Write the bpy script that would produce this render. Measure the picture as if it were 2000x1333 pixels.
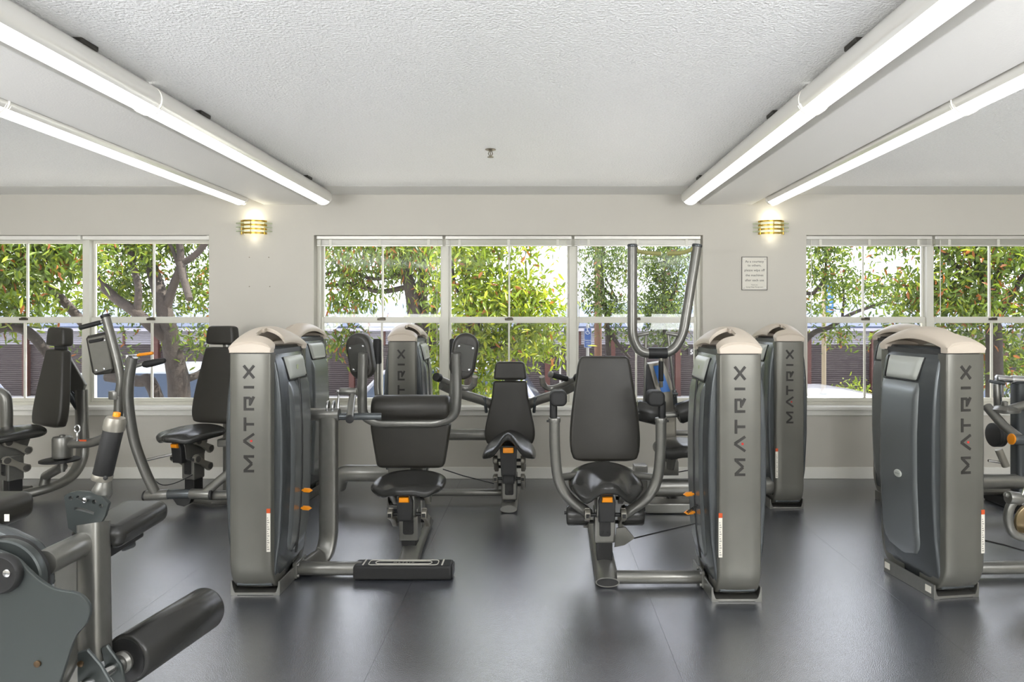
import bpy, bmesh, math, random
import numpy as np
from mathutils import Vector, Matrix
random.seed(7)
rng = np.random.default_rng(11)
SC = bpy.context.scene
for o in list(bpy.data.objects):
    bpy.data.objects.remove(o, do_unlink=True)
COL = SC.collection
PI = math.pi
# ------------------------------------------------------------------ camera (2000 x 1333 frame)
F, CX, CY, H = 1300.0, 1053.0, 618.0, 1.40
cam_d = bpy.data.cameras.new('camera')
cam_d.sensor_width = 36.0
cam_d.lens = 36.0 * F / 2000.0
cam_d.shift_x = (1000.0 - CX) / 2000.0
cam_d.shift_y = (CY - 666.5) / 2000.0
cam_d.clip_start = 0.05
cam = bpy.data.objects.new('camera', cam_d)
COL.objects.link(cam)
cam.location = (0, 0, H)
cam.rotation_euler = (math.radians(90), 0, 0)
SC.camera = cam
# ------------------------------------------------------------------ sky, sun, added fill lights, exposure
wd = bpy.data.worlds.new('sky')
SC.world = wd
wd.use_nodes = True
bg = wd.node_tree.nodes['Background']
bg.inputs['Color'].default_value = (0.86, 0.88, 1.0, 1)
bg.inputs['Strength'].default_value = 4.6
sun_d = bpy.data.lights.new('sun', 'SUN')
sun_d.energy = 20.0
sun_d.angle = math.radians(0.6)
sun_d.color = (1.0, 0.94, 0.84)
sun = bpy.data.objects.new('sun', sun_d)
COL.objects.link(sun)
sun.location = (10, 12, 20)
sun.rotation_euler = Vector((0.42, 0.115, 0.90)).to_track_quat('Z', 'Y').to_euler()
def area_light(name, loc, target, sx, sy, energy, color=(1, 1, 1)):
    d = bpy.data.lights.new(name, 'AREA')
    d.shape = 'RECTANGLE'; d.size = sx; d.size_y = sy; d.energy = energy; d.color = color
    o = bpy.data.objects.new(name, d)
    COL.objects.link(o)
    o.location = loc
    o.rotation_euler = (Vector(loc) - Vector(target)).to_track_quat('Z', 'Y').to_euler()
    return o
# added fill lights behind the camera, bounced off the ceiling to brighten the room
for lx in (-3.0, 2.6):
    area_light('added_fill_light', (lx, -1.2, 1.3), (lx, -1.0, 2.4), 2.6, 1.6, 380, (0.97, 0.985, 1.0))
SC.view_settings.view_transform = 'Standard'
SC.view_settings.look = 'None'
SC.view_settings.gamma = 1.0
SC.view_settings.use_curve_mapping = False
SC.view_settings.exposure = 0.0
# ------------------------------------------------------------------ materials
def lin(c):
    return tuple((x / 12.92 if x <= 0.04045 else ((x + 0.055) / 1.055) ** 2.4) for x in c)
def srgb(r, g, b):
    return lin((r / 255, g / 255, b / 255)) + (1.0,)
MATS = {}
def mat(name, col, rough=0.5, metal=0.0, bump=0.0, bscale=200, var=0.0, vscale=8, spec=0.5, coat=0.0, emit=None, estr=0.0, bdist=0.002, stretch=None):
    if name in MATS: return MATS[name]
    m = bpy.data.materials.new(name); m.use_nodes = True
    nt = m.node_tree; b = nt.nodes['Principled BSDF']
    b.inputs['Base Color'].default_value = col
    b.inputs['Roughness'].default_value = rough
    b.inputs['Metallic'].default_value = metal
    b.inputs['Specular IOR Level'].default_value = spec
    b.inputs['Coat Weight'].default_value = coat
    tc = nt.nodes.new('ShaderNodeTexCoord')
    vec = tc.outputs['Object']
    if stretch:
        mp = nt.nodes.new('ShaderNodeMapping'); mp.inputs['Scale'].default_value = stretch
        nt.links.new(vec, mp.inputs['Vector']); vec = mp.outputs['Vector']
    if var > 0:
        n = nt.nodes.new('ShaderNodeTexNoise'); n.inputs['Scale'].default_value = vscale; n.inputs['Detail'].default_value = 4
        nt.links.new(vec, n.inputs['Vector'])
        r = nt.nodes.new('ShaderNodeValToRGB')
        r.color_ramp.elements[0].position = 0.3; r.color_ramp.elements[1].position = 0.7
        r.color_ramp.elements[0].color = tuple(max(0, c * (1 - var)) for c in col[:3]) + (1,)
        r.color_ramp.elements[1].color = tuple(min(1, c * (1 + var)) for c in col[:3]) + (1,)
        nt.links.new(n.outputs['Fac'], r.inputs['Fac'])
        nt.links.new(r.outputs['Color'], b.inputs['Base Color'])
    if bump > 0:
        n2 = nt.nodes.new('ShaderNodeTexNoise'); n2.inputs['Scale'].default_value = bscale; n2.inputs['Detail'].default_value = 3
        nt.links.new(vec, n2.inputs['Vector'])
        bp = nt.nodes.new('ShaderNodeBump'); bp.inputs['Strength'].default_value = bump; bp.inputs['Distance'].default_value = bdist
        nt.links.new(n2.outputs['Fac'], bp.inputs['Height'])
        nt.links.new(bp.outputs['Normal'], b.inputs['Normal'])
    if emit:
        b.inputs['Emission Color'].default_value = emit
        b.inputs['Emission Strength'].default_value = estr
    MATS[name] = m
    return m
SILVER = mat('silver_paint', srgb(130, 129, 124), 0.28, 0.65, 0.05, 900, 0.04, 30)
BAND = mat('band_silver_paint', srgb(116, 115, 108), 0.32, 0.5, 0.04, 900, 0.05, 5)
CHROME = mat('bright_steel', srgb(205, 205, 205), 0.16, 1.0)
GUN = mat('gunmetal_plastic', srgb(92, 96, 98), 0.25, 0.55, 0.03, 700)
SHELL = mat('shroud_grey_plastic', srgb(132, 136, 137), 0.24, 0.6, 0.02, 700)
CAPM = mat('cap_beige_plastic', srgb(202, 190, 174), 0.4, 0.0, 0.04, 600)
PAD = mat('charcoal_vinyl', srgb(46, 44, 39), 0.4, 0.0, 0.12, 420, 0.06, 12)
PADG = mat('glossy_charcoal_vinyl', srgb(46, 46, 44), 0.25, 0.0, 0.08, 420)
BLACK = mat('black_plastic', srgb(34, 34, 34), 0.45)
RUBBER = mat('black_rubber', srgb(28, 28, 28), 0.6, 0.0, 0.2, 300)
ORANGE = mat('orange_plastic', srgb(244, 150, 16), 0.38)
LINKM = mat('link_casting', srgb(146, 142, 132), 0.33, 0.5, 0.04, 500)
INK = mat('lettering_ink', srgb(40, 38, 34), 0.5)
RED = mat('red_dot', srgb(190, 40, 30), 0.5)
STICK = mat('sticker_white', srgb(226, 222, 210), 0.55)
STICKR = mat('sticker_orange_red', srgb(205, 84, 34), 0.55)
STICKT = mat('sticker_print', srgb(150, 146, 138), 0.6)
PLACARD = mat('placard_silver', srgb(186, 189, 182), 0.28, 0.1)
BLUEP = mat('placard_blue', srgb(60, 120, 200), 0.3)
WALLM = mat('wall_paint', srgb(206, 202, 192), 0.75, 0.0, 0.06, 160, 0.015, 2)
TRIMW = mat('trim_white', srgb(244, 242, 234), 0.4, 0.0)
FRAMEW = mat('window_frame_white', srgb(226, 224, 212), 0.38)
BRASS = mat('brass', srgb(205, 175, 90), 0.22, 1.0)
ALU = mat('blind_metal', srgb(226, 224, 216), 0.28, 0.35)
def glass_mat(name, tint, refl=1.0):
    m = bpy.data.materials.new(name); m.use_nodes = True
    nt = m.node_tree
    for n in list(nt.nodes):
        if n.type != 'OUTPUT_MATERIAL': nt.nodes.remove(n)
    out = [n for n in nt.nodes if n.type == 'OUTPUT_MATERIAL'][0]
    tr = nt.nodes.new('ShaderNodeBsdfTransparent'); tr.inputs['Color'].default_value = tint
    gl = nt.nodes.new('ShaderNodeBsdfGlossy'); gl.inputs['Roughness'].default_value = 0.02
    fr = nt.nodes.new('ShaderNodeFresnel'); fr.inputs['IOR'].default_value = 1.27
    mx = nt.nodes.new('ShaderNodeMixShader')
    nt.links.new(fr.outputs[0], mx.inputs[0]); nt.links.new(tr.outputs[0], mx.inputs[1]); nt.links.new(gl.outputs[0], mx.inputs[2])
    nt.links.new(mx.outputs[0], out.inputs['Surface'])
    MATS[name] = m
    return m
GLASS = glass_mat('window_glass', (0.97, 0.98, 0.97, 1))
def mesh_screen_mat():
    m = bpy.data.materials.new('insect_screen'); m.use_nodes = True
    nt = m.node_tree; b = nt.nodes['Principled BSDF']
    b.inputs['Base Color'].default_value = srgb(52, 52, 54)
    b.inputs['Roughness'].default_value = 0.7
    b.inputs['Alpha'].default_value = 0.22
    MATS['insect_screen'] = m
    return m
SCREEN = mesh_screen_mat()
# ------------------------------------------------------------------ geometry helpers: each returns (verts, faces)
def P(px, py, Y):
    return Vector(((px - CX) * Y / F, Y, H - (py - CY) * Y / F))
def join(*gs):
    V, Fc = [], []
    for v, f in gs:
        k = len(V); V.extend(v); Fc.extend([[i + k for i in q] for q in f])
    return V, Fc
def xf(g, M):
    return [M @ Vector(v) for v in g[0]], g[1]
def catmull(pts, k=6, closed=False):
    pts = [Vector(p) for p in pts]
    n = len(pts)
    if n < 3 and not closed: return pts
    out = []
    rngi = range(n if closed else n - 1)
    for i in rngi:
        if closed:
            p0, p1, p2, p3 = pts[(i - 1) % n], pts[i], pts[(i + 1) % n], pts[(i + 2) % n]
        else:
            p1, p2 = pts[i], pts[i + 1]
            p0 = pts[i - 1] if i > 0 else p1 * 2 - p2
            p3 = pts[i + 2] if i + 2 < n else p2 * 2 - p1
        for j in range(k):
            t = j / k
            out.append(0.5 * ((2 * p1) + (p2 - p0) * t + (2 * p0 - 5 * p1 + 4 * p2 - p3) * t * t + (3 * p1 - p0 - 3 * p2 + p3) * t ** 3))
    if not closed: out.append(pts[-1])
    return out
def fillet(pts, r=0.06, k=6):
    """polyline with rounded corners"""
    pts = [Vector(p) for p in pts]
    out = [pts[0]]
    for i in range(1, len(pts) - 1):
        a, b, c = pts[i - 1], pts[i], pts[i + 1]
        d0, d1 = (a - b), (c - b)
        rr = min(r, d0.length * 0.48, d1.length * 0.48)
        s, e = b + d0.normalized() * rr, b + d1.normalized() * rr
        for j in range(k + 1):
            t = j / k
            out.append(s * (1 - t) ** 2 + b * 2 * t * (1 - t) + e * t * t)
    out.append(pts[-1])
    return out
def tube(pts, r, n=14, ry=None, radii=None, cap=True, up=None, sq=1.0):
    pts = [Vector(p) for p in pts]
    V, Fc = [], []
    m = len(pts)
    ref = Vector(up) if up else None
    prev = None
    for i, p in enumerate(pts):
        t = (pts[min(i + 1, m - 1)] - pts[max(i - 1, 0)])
        t = t.normalized() if t.length > 1e-9 else Vector((0, 0, 1))
        if ref is not None:
            s = t.cross(ref)
            if s.length < 1e-4: s = prev or Vector((1, 0, 0))
            s.normalize()
        else:
            if prev is None:
                a = Vector((0, 0, 1)) if abs(t.z) < 0.9 else Vector((1, 0, 0))
                s = t.cross(a).normalized()
            else:
                s = (prev - t * prev.dot(t)).normalized()
        prev = s
        u = s.cross(t).normalized()
        rr = radii[i] if radii else r
        r2 = ry if ry else rr
        for j in range(n):
            a = 2 * PI * j / n
            ca, sa = math.cos(a), math.sin(a)
            V.append(p + s * (rr * math.copysign(abs(ca) ** sq, ca)) + u * (r2 * math.copysign(abs(sa) ** sq, sa)))
    for i in range(m - 1):
        for j in range(n):
            a, b = i * n + j, i * n + (j + 1) % n
            Fc.append([a, b, b + n, a + n])
    if cap:
        Fc.append(list(range(n))[::-1]); Fc.append([(m - 1) * n + j for j in range(n)])
    return V, Fc
def lathe(prof, o, axis, n=24):
    """prof: (radius, height) pairs along axis from o"""
    o = Vector(o); ax = Vector(axis).normalized()
    a = Vector((0, 0, 1)) if abs(ax.z) < 0.9 else Vector((1, 0, 0))
    s = ax.cross(a).normalized(); u = ax.cross(s).normalized()
    V, Fc = [], []
    for r, h in prof:
        for j in range(n):
            t = 2 * PI * j / n
            V.append(o + ax * h + s * (r * math.cos(t)) + u * (r * math.sin(t)))
    for i in range(len(prof) - 1):
        for j in range(n):
            a_, b_ = i * n + j, i * n + (j + 1) % n
            Fc.append([a_, a_ + n, b_ + n, b_])
    Fc.append(list(range(n))); Fc.append([(len(prof) - 1) * n + j for j in range(n)][::-1])
    return V, Fc
def cyl(p0, p1, r, bev=0.003, n=20, r2=None):
    p0, p1 = Vector(p0), Vector(p1)
    L = (p1 - p0).length
    r2 = r if r2 is None else r2
    b = min(bev, L * 0.3, r * 0.5, max(r2 * 0.5, 1e-4))
    return lathe([(r - b, 0), (r - b * 0.3, b * 0.3), (r, b), (r2, L - b), (r2 - b * 0.3, L - b * 0.3), (r2 - b, L)], p0, p1 - p0, n)
def box(c, s, bev=0.0, R=None, seg=2):
    bm = bmesh.new()
    bmesh.ops.create_cube(bm, size=1)
    for v in bm.verts:
        v.co = Vector((v.co.x * s[0], v.co.y * s[1], v.co.z * s[2]))
    if bev > 0:
        bmesh.ops.bevel(bm, geom=bm.edges[:], offset=min(bev, min(s) * 0.45), segments=seg, profile=0.5, affect='EDGES')
        big = sorted(bm.faces, key=lambda f: -f.calc_area())[:6]      # keep the flat sides flat
        bmesh.ops.inset_individual(bm, faces=big, thickness=min(bev, min(s) * 0.45) * 0.15)
    M = Matrix.Translation(Vector(c)) @ (R.to_4x4() if R else Matrix.Identity(4))
    bm.verts.index_update()
    V = [M @ v.co for v in bm.verts]
    Fc = [[v.index for v in f.verts] for f in bm.faces]
    bm.free()
    return V, Fc
def boxmm(a, b, bev=0.0):
    a, b = Vector(a), Vector(b)
    s = Vector((abs(b.x - a.x), abs(b.y - a.y), abs(b.z - a.z)))
    return box((a + b) / 2, s, bev)
def rrect(w, h, r, n=6):
    out = []
    for cx, cy, a0 in ((w / 2 - r, h / 2 - r, 0), (-w / 2 + r, h / 2 - r, 90), (-w / 2 + r, -h / 2 + r, 180), (w / 2 - r, -h / 2 + r, 270)):
        for i in range(n + 1):
            a = math.radians(a0 + 90 * i / n)
            out.append((cx + r * math.cos(a), cy + r * math.sin(a)))
    return out
def inset(ol, d):
    n = len(ol); out = []
    area = sum(ol[i][0] * ol[(i + 1) % n][1] - ol[(i + 1) % n][0] * ol[i][1] for i in range(n))
    sg = 1 if area > 0 else -1
    for i in range(n):
        p0, p1, p2 = Vector(ol[i - 1]), Vector(ol[i]), Vector(ol[(i + 1) % n])
        e0, e1 = (p1 - p0), (p2 - p1)
        if e0.length < 1e-9: e0 = e1
        if e1.length < 1e-9: e1 = e0
        e0.normalize(); e1.normalize()
        nn = Vector((-e0.y - e1.y, e0.x + e1.x)) * sg
        if nn.length < 1e-6: nn = Vector((-e0.y, e0.x)) * sg
        nn.normalize()
        c = max(0.5, nn.dot(Vector((-e0.y, e0.x)) * sg))
        q = p1 + nn * (d / c)
        out.append((q.x, q.y))
    return out
def slab(ol, depth, bev, O, U, Vv, W, seg=3, dome=0.0, rings=0, dome2=0.0):
    """outline extruded along W by depth with rounded rims; front (w=0) faces -W. dome pushes the front centre outwards."""
    O, U, Vv, W = Vector(O), Vector(U).normalized(), Vector(Vv).normalized(), Vector(W).normalized()
    n = len(ol)
    V, Fc = [], []
    layers = []
    cx = sum(p[0] for p in ol) / n; cy = sum(p[1] for p in ol) / n
    def ring(o2, w):
        k = len(V)
        for p in o2: V.append(O + U * p[0] + Vv * p[1] + W * w)
        layers.append(k)
    ins = inset(ol, bev) if bev > 0 else ol
    if bev > 0 and dome == 0: ring(inset(ol, bev * 1.25), 0)
    if dome > 0:
        for q in range(rings or 5):
            s = (q + 0.12) / ((rings or 5) + 0.0)
            ring([(cx + (p[0] - cx) * s, cy + (p[1] - cy) * s) for p in ins], -dome * (1 - s * s))
    if bev > 0:
        for i in range(seg + 1):
            a = (PI / 2) * i / seg
            ring(inset(ol, bev * (1 - math.sin(a))), bev * (1 - math.cos(a)))
        for i in range(seg + 1):
            a = (PI / 2) * i / seg
            ring(inset(ol, bev * (1 - math.cos(a))), depth - bev * (1 - math.sin(a)))
    else:
        ring(ol, 0); ring(ol, depth)
    for a, b in zip(layers[:-1], layers[1:]):
        for j in range(n):
            Fc.append([a + j, a + (j + 1) % n, b + (j + 1) % n, b + j])
    Fc.append([layers[0] + j for j in range(n)][::-1]); Fc.append([layers[-1] + j for j in range(n)])
    return V, Fc
def grid(fn, nu, nv, wrap=False):
    V = [Vector(fn(i / nu, j / nv)) for i in range(nu + 1) for j in range(nv + 1)]
    Fc = [[i * (nv + 1) + j, (i + 1) * (nv + 1) + j, (i + 1) * (nv + 1) + j + 1, i * (nv + 1) + j + 1] for i in range(nu) for j in range(nv)]
    return V, Fc
def ball(c, r, n=12, m=8, s=(1, 1, 1)):
    V, Fc = [], []
    c = Vector(c)
    for i in range(m + 1):
        a = PI * i / m
        rr = max(math.sin(a), 0.02)
        for j in range(n):
            t = 2 * PI * j / n
            V.append(c + Vector((r * s[0] * rr * math.cos(t), r * s[1] * rr * math.sin(t), r * s[2] * math.cos(a))))
    for i in range(m):
        for j in range(n):
            Fc.append([i * n + j, (i + 1) * n + j, (i + 1) * n + (j + 1) % n, i * n + (j + 1) % n])
    Fc.append(list(range(n))[::-1]); Fc.append([m * n + j for j in range(n)])
    return V, Fc
def make_mesh(name, g, m, sharp=40, off=None):
    me = bpy.data.meshes.new(name)
    vs = [tuple(Vector(v) - off) if off is not None else tuple(v) for v in g[0]]
    me.from_pydata(vs, [], [list(f) for f in g[1]])
    bm = bmesh.new(); bm.from_mesh(me)
    bmesh.ops.recalc_face_normals(bm, faces=bm.faces)
    bm.to_mesh(me); bm.free()
    for p in me.polygons: p.use_smooth = True
    try: me.set_sharp_from_angle(angle=math.radians(sharp))
    except Exception: pass
    me.materials.append(m)
    me.update()
    return me
def tagit(o, label=None, cat=None, group=None, kind=None):
    if label: o['label'] = label
    if cat: o['category'] = cat
    if group: o['group'] = group
    if kind: o['kind'] = kind
    return o
def solo(name, g, m, label=None, cat=None, group=None, kind=None, sharp=40, at=None):
    """a top-level thing (or piece of the setting) made of one mesh; origin at its base centre"""
    vs = [Vector(v) for v in g[0]]
    if at is None:
        lo = Vector((min(v.x for v in vs), min(v.y for v in vs), min(v.z for v in vs)))
        hi = Vector((max(v.x for v in vs), max(v.y for v in vs), max(v.z for v in vs)))
        at = Vector(((lo.x + hi.x) / 2, (lo.y + hi.y) / 2, lo.z))
    o = bpy.data.objects.new(name, make_mesh(name, (vs, g[1]), m, sharp, Vector(at)))
    o.location = at
    COL.objects.link(o)
    return tagit(o, label, cat, group, kind)
class Thing:
    def __init__(s, name, O, label=None, cat=None, group=None, kind=None):
        s.O = Vector(O)
        s.e = bpy.data.objects.new(name, None)
        s.e.empty_display_size = 0.1
        s.e.location = s.O
        COL.objects.link(s.e)
        tagit(s.e, label, cat, group, kind)
    def w(s, name, g, m, parent=None, label=None, sharp=40, kind=None):
        """a part given in world coordinates (parent: a part also given in world coordinates)"""
        o = bpy.data.objects.new(name, make_mesh(name, g, m, sharp, s.O))
        COL.objects.link(o)
        o.parent = parent or s.e
        return tagit(o, label, kind=kind)
    def l(s, name, me, loc, rz=0.0, label=None, sx=1):
        """a part with shared mesh data, placed in the world"""
        o = bpy.data.objects.new(name, me)
        COL.objects.link(o)
        o.parent = s.e
        o.location = Vector(loc) - s.O
        o.rotation_euler = (0, 0, rz)
        if sx != 1: o.scale = (sx, 1, 1)
        return tagit(o, label)
def sub(parent, name, me, label=None, loc=(0, 0, 0)):
    o = bpy.data.objects.new(name, me)
    COL.objects.link(o)
    o.parent = parent
    o.location = loc
    return tagit(o, label)
X_, Y_, Z_ = Vector((1, 0, 0)), Vector((0, 1, 0)), Vector((0, 0, 1))
# ================================================================== the room
WY = 5.74                     # inner face of the window wall
OPEN = [(-6.20, -2.848), (-1.943, 1.413), (2.305, 5.657)]
ZS, ZT, ZC = 0.62, 2.10, 2.45
XL, XR, YB = -6.6, 6.1, -3.5
def floor_material():
    m = bpy.data.materials.new('rubber_floor'); m.use_nodes = True
    nt = m.node_tree; b = nt.nodes['Principled BSDF']
    tc = nt.nodes.new('ShaderNodeNewGeometry')
    n1 = nt.nodes.new('ShaderNodeTexNoise'); n1.inputs['Scale'].default_value = 210; n1.inputs['Detail'].default_value = 3
    n2 = nt.nodes.new('ShaderNodeTexNoise'); n2.inputs['Scale'].default_value = 1.3; n2.inputs['Detail'].default_value = 5
    nt.links.new(tc.outputs['Position'], n1.inputs['Vector']); nt.links.new(tc.outputs['Position'], n2.inputs['Vector'])
    r = nt.nodes.new('ShaderNodeValToRGB')
    r.color_ramp.elements[0].position = 0.36; r.color_ramp.elements[0].color = srgb(30, 32, 38)
    r.color_ramp.elements[1].position = 0.70; r.color_ramp.elements[1].color = srgb(100, 104, 114)
    nt.links.new(n1.outputs['Fac'], r.inputs['Fac'])
    mx = nt.nodes.new('ShaderNodeMix'); mx.data_type = 'RGBA'; mx.blend_type = 'MULTIPLY'
    mx.inputs[0].default_value = 0.35
    nt.links.new(r.outputs['Color'], mx.inputs[6]); nt.links.new(n2.outputs['Fac'], mx.inputs[7])
    nt.links.new(mx.outputs[2], b.inputs['Base Color'])
    mr = nt.nodes.new('ShaderNodeMapRange'); mr.inputs['To Min'].default_value = 0.20; mr.inputs['To Max'].default_value = 0.30
    nt.links.new(n2.outputs['Fac'], mr.inputs['Value']); nt.links.new(mr.outputs['Result'], b.inputs['Roughness'])
    bp = nt.nodes.new('ShaderNodeBump'); bp.inputs['Strength'].default_value = 0.45; bp.inputs['Distance'].default_value = 0.002
    nt.links.new(n1.outputs['Fac'], bp.inputs['Height']); nt.links.new(bp.outputs['Normal'], b.inputs['Normal'])
    b.inputs['IOR'].default_value = 2.6; b.inputs['Specular IOR Level'].default_value = 1.0
    MATS['rubber_floor'] = m
    return m
FLOORM = floor_material()
CEILM = mat('ceiling_popcorn', srgb(247, 247, 247), 0.34, 0.0, 0.85, 85, 0.07, 85, 1.0, bdist=0.012)
CEILM.node_tree.nodes['Principled BSDF'].inputs['IOR'].default_value = 1.75
fl = solo('floor', boxmm((XL, YB, -0.12), (XR, WY + 0.2, -0.012)), FLOORM, kind='structure', at=(0, 0, 0))
sheet = make_mesh('rubber_sheet', boxmm((-0.6094, YB, -0.012), (0.6094, WY, 0.0)), FLOORM)
for k in range(-5, 5):
    sub(fl, 'rubber_sheet', sheet, loc=(0.55 - 0.61 + 1.22 * k + 0.0, 0, 0))
ceil = solo('ceiling', boxmm((XL - 0.2, YB - 0.2, ZC), (XR + 0.2, WY + 0.25, ZC + 0.25)), CEILM, kind='structure', at=(0, 0, ZC))
BEAMM = mat('beam_paint', srgb(244, 242, 238), 0.6, 0.0, 0.3, 110, bdist=0.004)
for bx0, bx1 in ((-2.377, -1.915), (1.387, 1.837)):
    solo('ceiling_beam', boxmm((bx0, YB, 2.363), (bx1, WY, ZC + 0.01), 0.006), BEAMM, kind='structure')
SMOOTHW = mat('smooth_ceiling_border', srgb(238, 237, 233), 0.6)
for i, (a, b) in enumerate(((XL, -2.377), (-1.915, 1.387), (1.837, XR))):
    solo('trim_%d' % (i + 1), boxmm((a, 5.36, ZC - 0.0012), (b, WY, ZC + 0.01), 0.0005), SMOOTHW, kind='structure')
wb = [boxmm((XL - 0.2, WY, -0.12), (XR + 0.2, WY + 0.2, ZS)), boxmm((XL - 0.2, WY, ZT), (XR + 0.2, WY + 0.2, ZC + 0.05))]
xs = [XL - 0.2] + [v for o in OPEN for v in o] + [XR + 0.2]
for i in range(0, len(xs), 2):
    wb.append(boxmm((xs[i], WY, ZS), (xs[i + 1], WY + 0.2, ZT)))
solo('wall_back', join(*wb), WALLM, kind='structure')
solo('wall_left', boxmm((XL - 0.2, YB - 0.2, -0.12), (XL, WY, ZC + 0.05)), WALLM, kind='structure')
solo('wall_right', boxmm((XR, YB - 0.2, -0.12), (XR + 0.2, WY, ZC + 0.05)), WALLM, kind='structure')
solo('wall_front', boxmm((XL, YB - 0.2, -0.12), (XR, YB, ZC + 0.05)), WALLM, kind='structure')
solo('baseboard_back', boxmm((XL, WY - 0.014, 0.0), (XR, WY, 0.10), 0.004), TRIMW, kind='structure')
# window sills
for i, (a, b) in enumerate(OPEN):
    t = Thing('trim_%d' % (i + 4), ((a + b) / 2, WY - 0.05, 0.55), kind='structure')
    t.w('stool', boxmm((a - 0.05, WY - 0.055, 0.595), (b + 0.05, WY + 0.09, 0.625), 0.006), TRIMW)
    t.w('apron', boxmm((a - 0.03, WY - 0.018, 0.545), (b + 0.03, WY, 0.596), 0.005), TRIMW)
# windows: three double-hung units in each opening
def win_unit(n, x0, x1):
    z0, z1 = 0.625, 2.10
    yF, yU, yL = WY + 0.13, WY + 0.135, WY + 0.105
    t = Thing('window_%d' % n, ((x0 + x1) / 2, yF, z0), kind='structure')
    fw = 0.030
    fr = join(boxmm((x0, WY + 0.085, z0), (x0 + fw, WY + 0.185, z1)), boxmm((x1 - fw, WY + 0.085, z0), (x1, WY + 0.185, z1)),
              boxmm((x0 + fw, WY + 0.085, z1 - fw), (x1 - fw, WY + 0.185, z1)), boxmm((x0 + fw, WY + 0.085, z0), (x1 - fw, WY + 0.185, z0 + 0.022)))
    t.w('window_frame', fr, FRAMEW)
    a, b = x0 + fw, x1 - fw
    xm = (a + b) / 2
    zm0, zm1 = 1.335, 1.392
    for nm, yy, zb, zt, sw, rb, rt in (('upper_sash', yU, zm0 + 0.015, z1 - fw, 0.016, 0.045, 0.028), ('lower_sash', yL, z0 + 0.022, zm1, 0.022, 0.034, 0.052)):
        s = t.w(nm, join(boxmm((a, yy, zb), (a + sw, yy + 0.028, zt), 0.003), boxmm((b - sw, yy, zb), (b, yy + 0.028, zt), 0.003),
                         boxmm((a + sw, yy, zb), (b - sw, yy + 0.028, zb + rb), 0.003), boxmm((a + sw, yy, zt - rt), (b - sw, yy + 0.028, zt), 0.003)), FRAMEW)
        t.w('muntin', boxmm((xm - 0.0075, yy + 0.004, zb + rb), (xm + 0.0075, yy + 0.024, zt - rt), 0.002), FRAMEW, parent=s)
        for xa, xb in ((a + sw, xm - 0.0075), (xm + 0.0075, b - sw)):
            t.w('pane', boxmm((xa, yy + 0.012, zb + rb), (xb, yy + 0.0121, zt - rt)), GLASS, parent=s)
    t.w('latch', join(boxmm((xm - 0.036, WY + 0.092, zm1 - 0.028), (xm + 0.036, WY + 0.108, zm1 - 0.008), 0.004), boxmm((xm - 0.012, WY + 0.084, zm1 - 0.012), (xm + 0.03, WY + 0.1, zm1 - 0.002), 0.003)), mat('latch_bronze', srgb(92, 86, 74), 0.4, 0.6))
    t.w('insect_screen', boxmm((a, WY + 0.176, z0 + 0.02), (b, WY + 0.1765, zm1 - 0.02)), SCREEN)
    return t
n = 1
UNITS = []
for a, b in OPEN:
    w = (b - a) / 3
    for k in range(3):
        UNITS.append((a + k * w, a + (k + 1) * w)); win_unit(n, a + k * w, a + (k + 1) * w); n += 1
# raised mini blinds in the middle and right openings
def blind(x0, x1, label, group):
    y = WY + 0.045
    t = Thing('mini_blind', ((x0 + x1) / 2, y, 2.0), label, 'blind', group)
    t.w('headrail', boxmm((x0 + 0.012, y - 0.016, 2.068), (x1 - 0.012, y + 0.016, 2.097), 0.003), ALU)
    g = []
    for k in range(9):
        z = 2.022 + k * 0.0045
        g.append(boxmm((x0 + 0.016, y - 0.0125, z), (x1 - 0.016, y + 0.0125, z + 0.0022)))
    t.w('slat_stack', join(*g), ALU, kind='stuff')
    t.w('bottom_rail', boxmm((x0 + 0.014, y - 0.013, 2.008), (x1 - 0.014, y + 0.013, 2.02), 0.003), ALU)
    for fx in (0.12, 0.5, 0.88):
        xx = x0 + (x1 - x0) * fx
        t.w('ladder_tape', boxmm((xx - 0.012, y - 0.017, 2.004), (xx + 0.012, y - 0.0135, 2.066), 0.001), FRAMEW)
    xw = x0 + 0.05
    t.w('tilt_wand', cyl((xw, y - 0.022, 2.06), (xw, y - 0.026, 1.32), 0.0035, 0.001, 8), FRAMEW)
    c = t.w('lift_cord', tube([(x1 - 0.06, y - 0.02, 2.06), (x1 - 0.061, y - 0.021, 1.5), (x1 - 0.06, y - 0.02, 1.05)], 0.0015, 5), FRAMEW)
    t.w('tassel', lathe([(0.002, 0), (0.006, 0.01), (0.007, 0.03), (0.003, 0.04)], (x1 - 0.06, y - 0.02, 1.015), Z_, 8), FRAMEW, parent=c)
BL = [('raised white blind in the middle window, above the left sash pair', 3), ('raised white blind in the middle window, above the centre sash pair', 4),
      ('raised white blind in the middle window, above the right sash pair', 5), ('raised white blind in the right window, nearest the courtesy sign', 6),
      ('raised white blind in the right window, above the reddish tree', 7)]
for lb, k in BL:
    blind(UNITS[k][0], UNITS[k][1], lb, 'raised mini blinds')
RAILM = TRIMW
for lb, k in (('white blind headrail above the left window, at the picture edge', 1), ('white blind headrail above the left window, nearest the sconce', 2)):
    t = Thing('blind_headrail', ((UNITS[k][0] + UNITS[k][1]) / 2, WY + 0.045, 2.06), lb, 'blind', 'blind headrails of the left window')
    t.w('rail', boxmm((UNITS[k][0] + 0.008, WY + 0.025, 2.066), (UNITS[k][1] - 0.008, WY + 0.065, 2.097), 0.003), RAILM)
    t.w('end_bracket', boxmm((UNITS[k][1] - 0.03, WY + 0.02, 2.062), (UNITS[k][1] - 0.004, WY + 0.07, 2.099), 0.002), RAILM)
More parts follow.
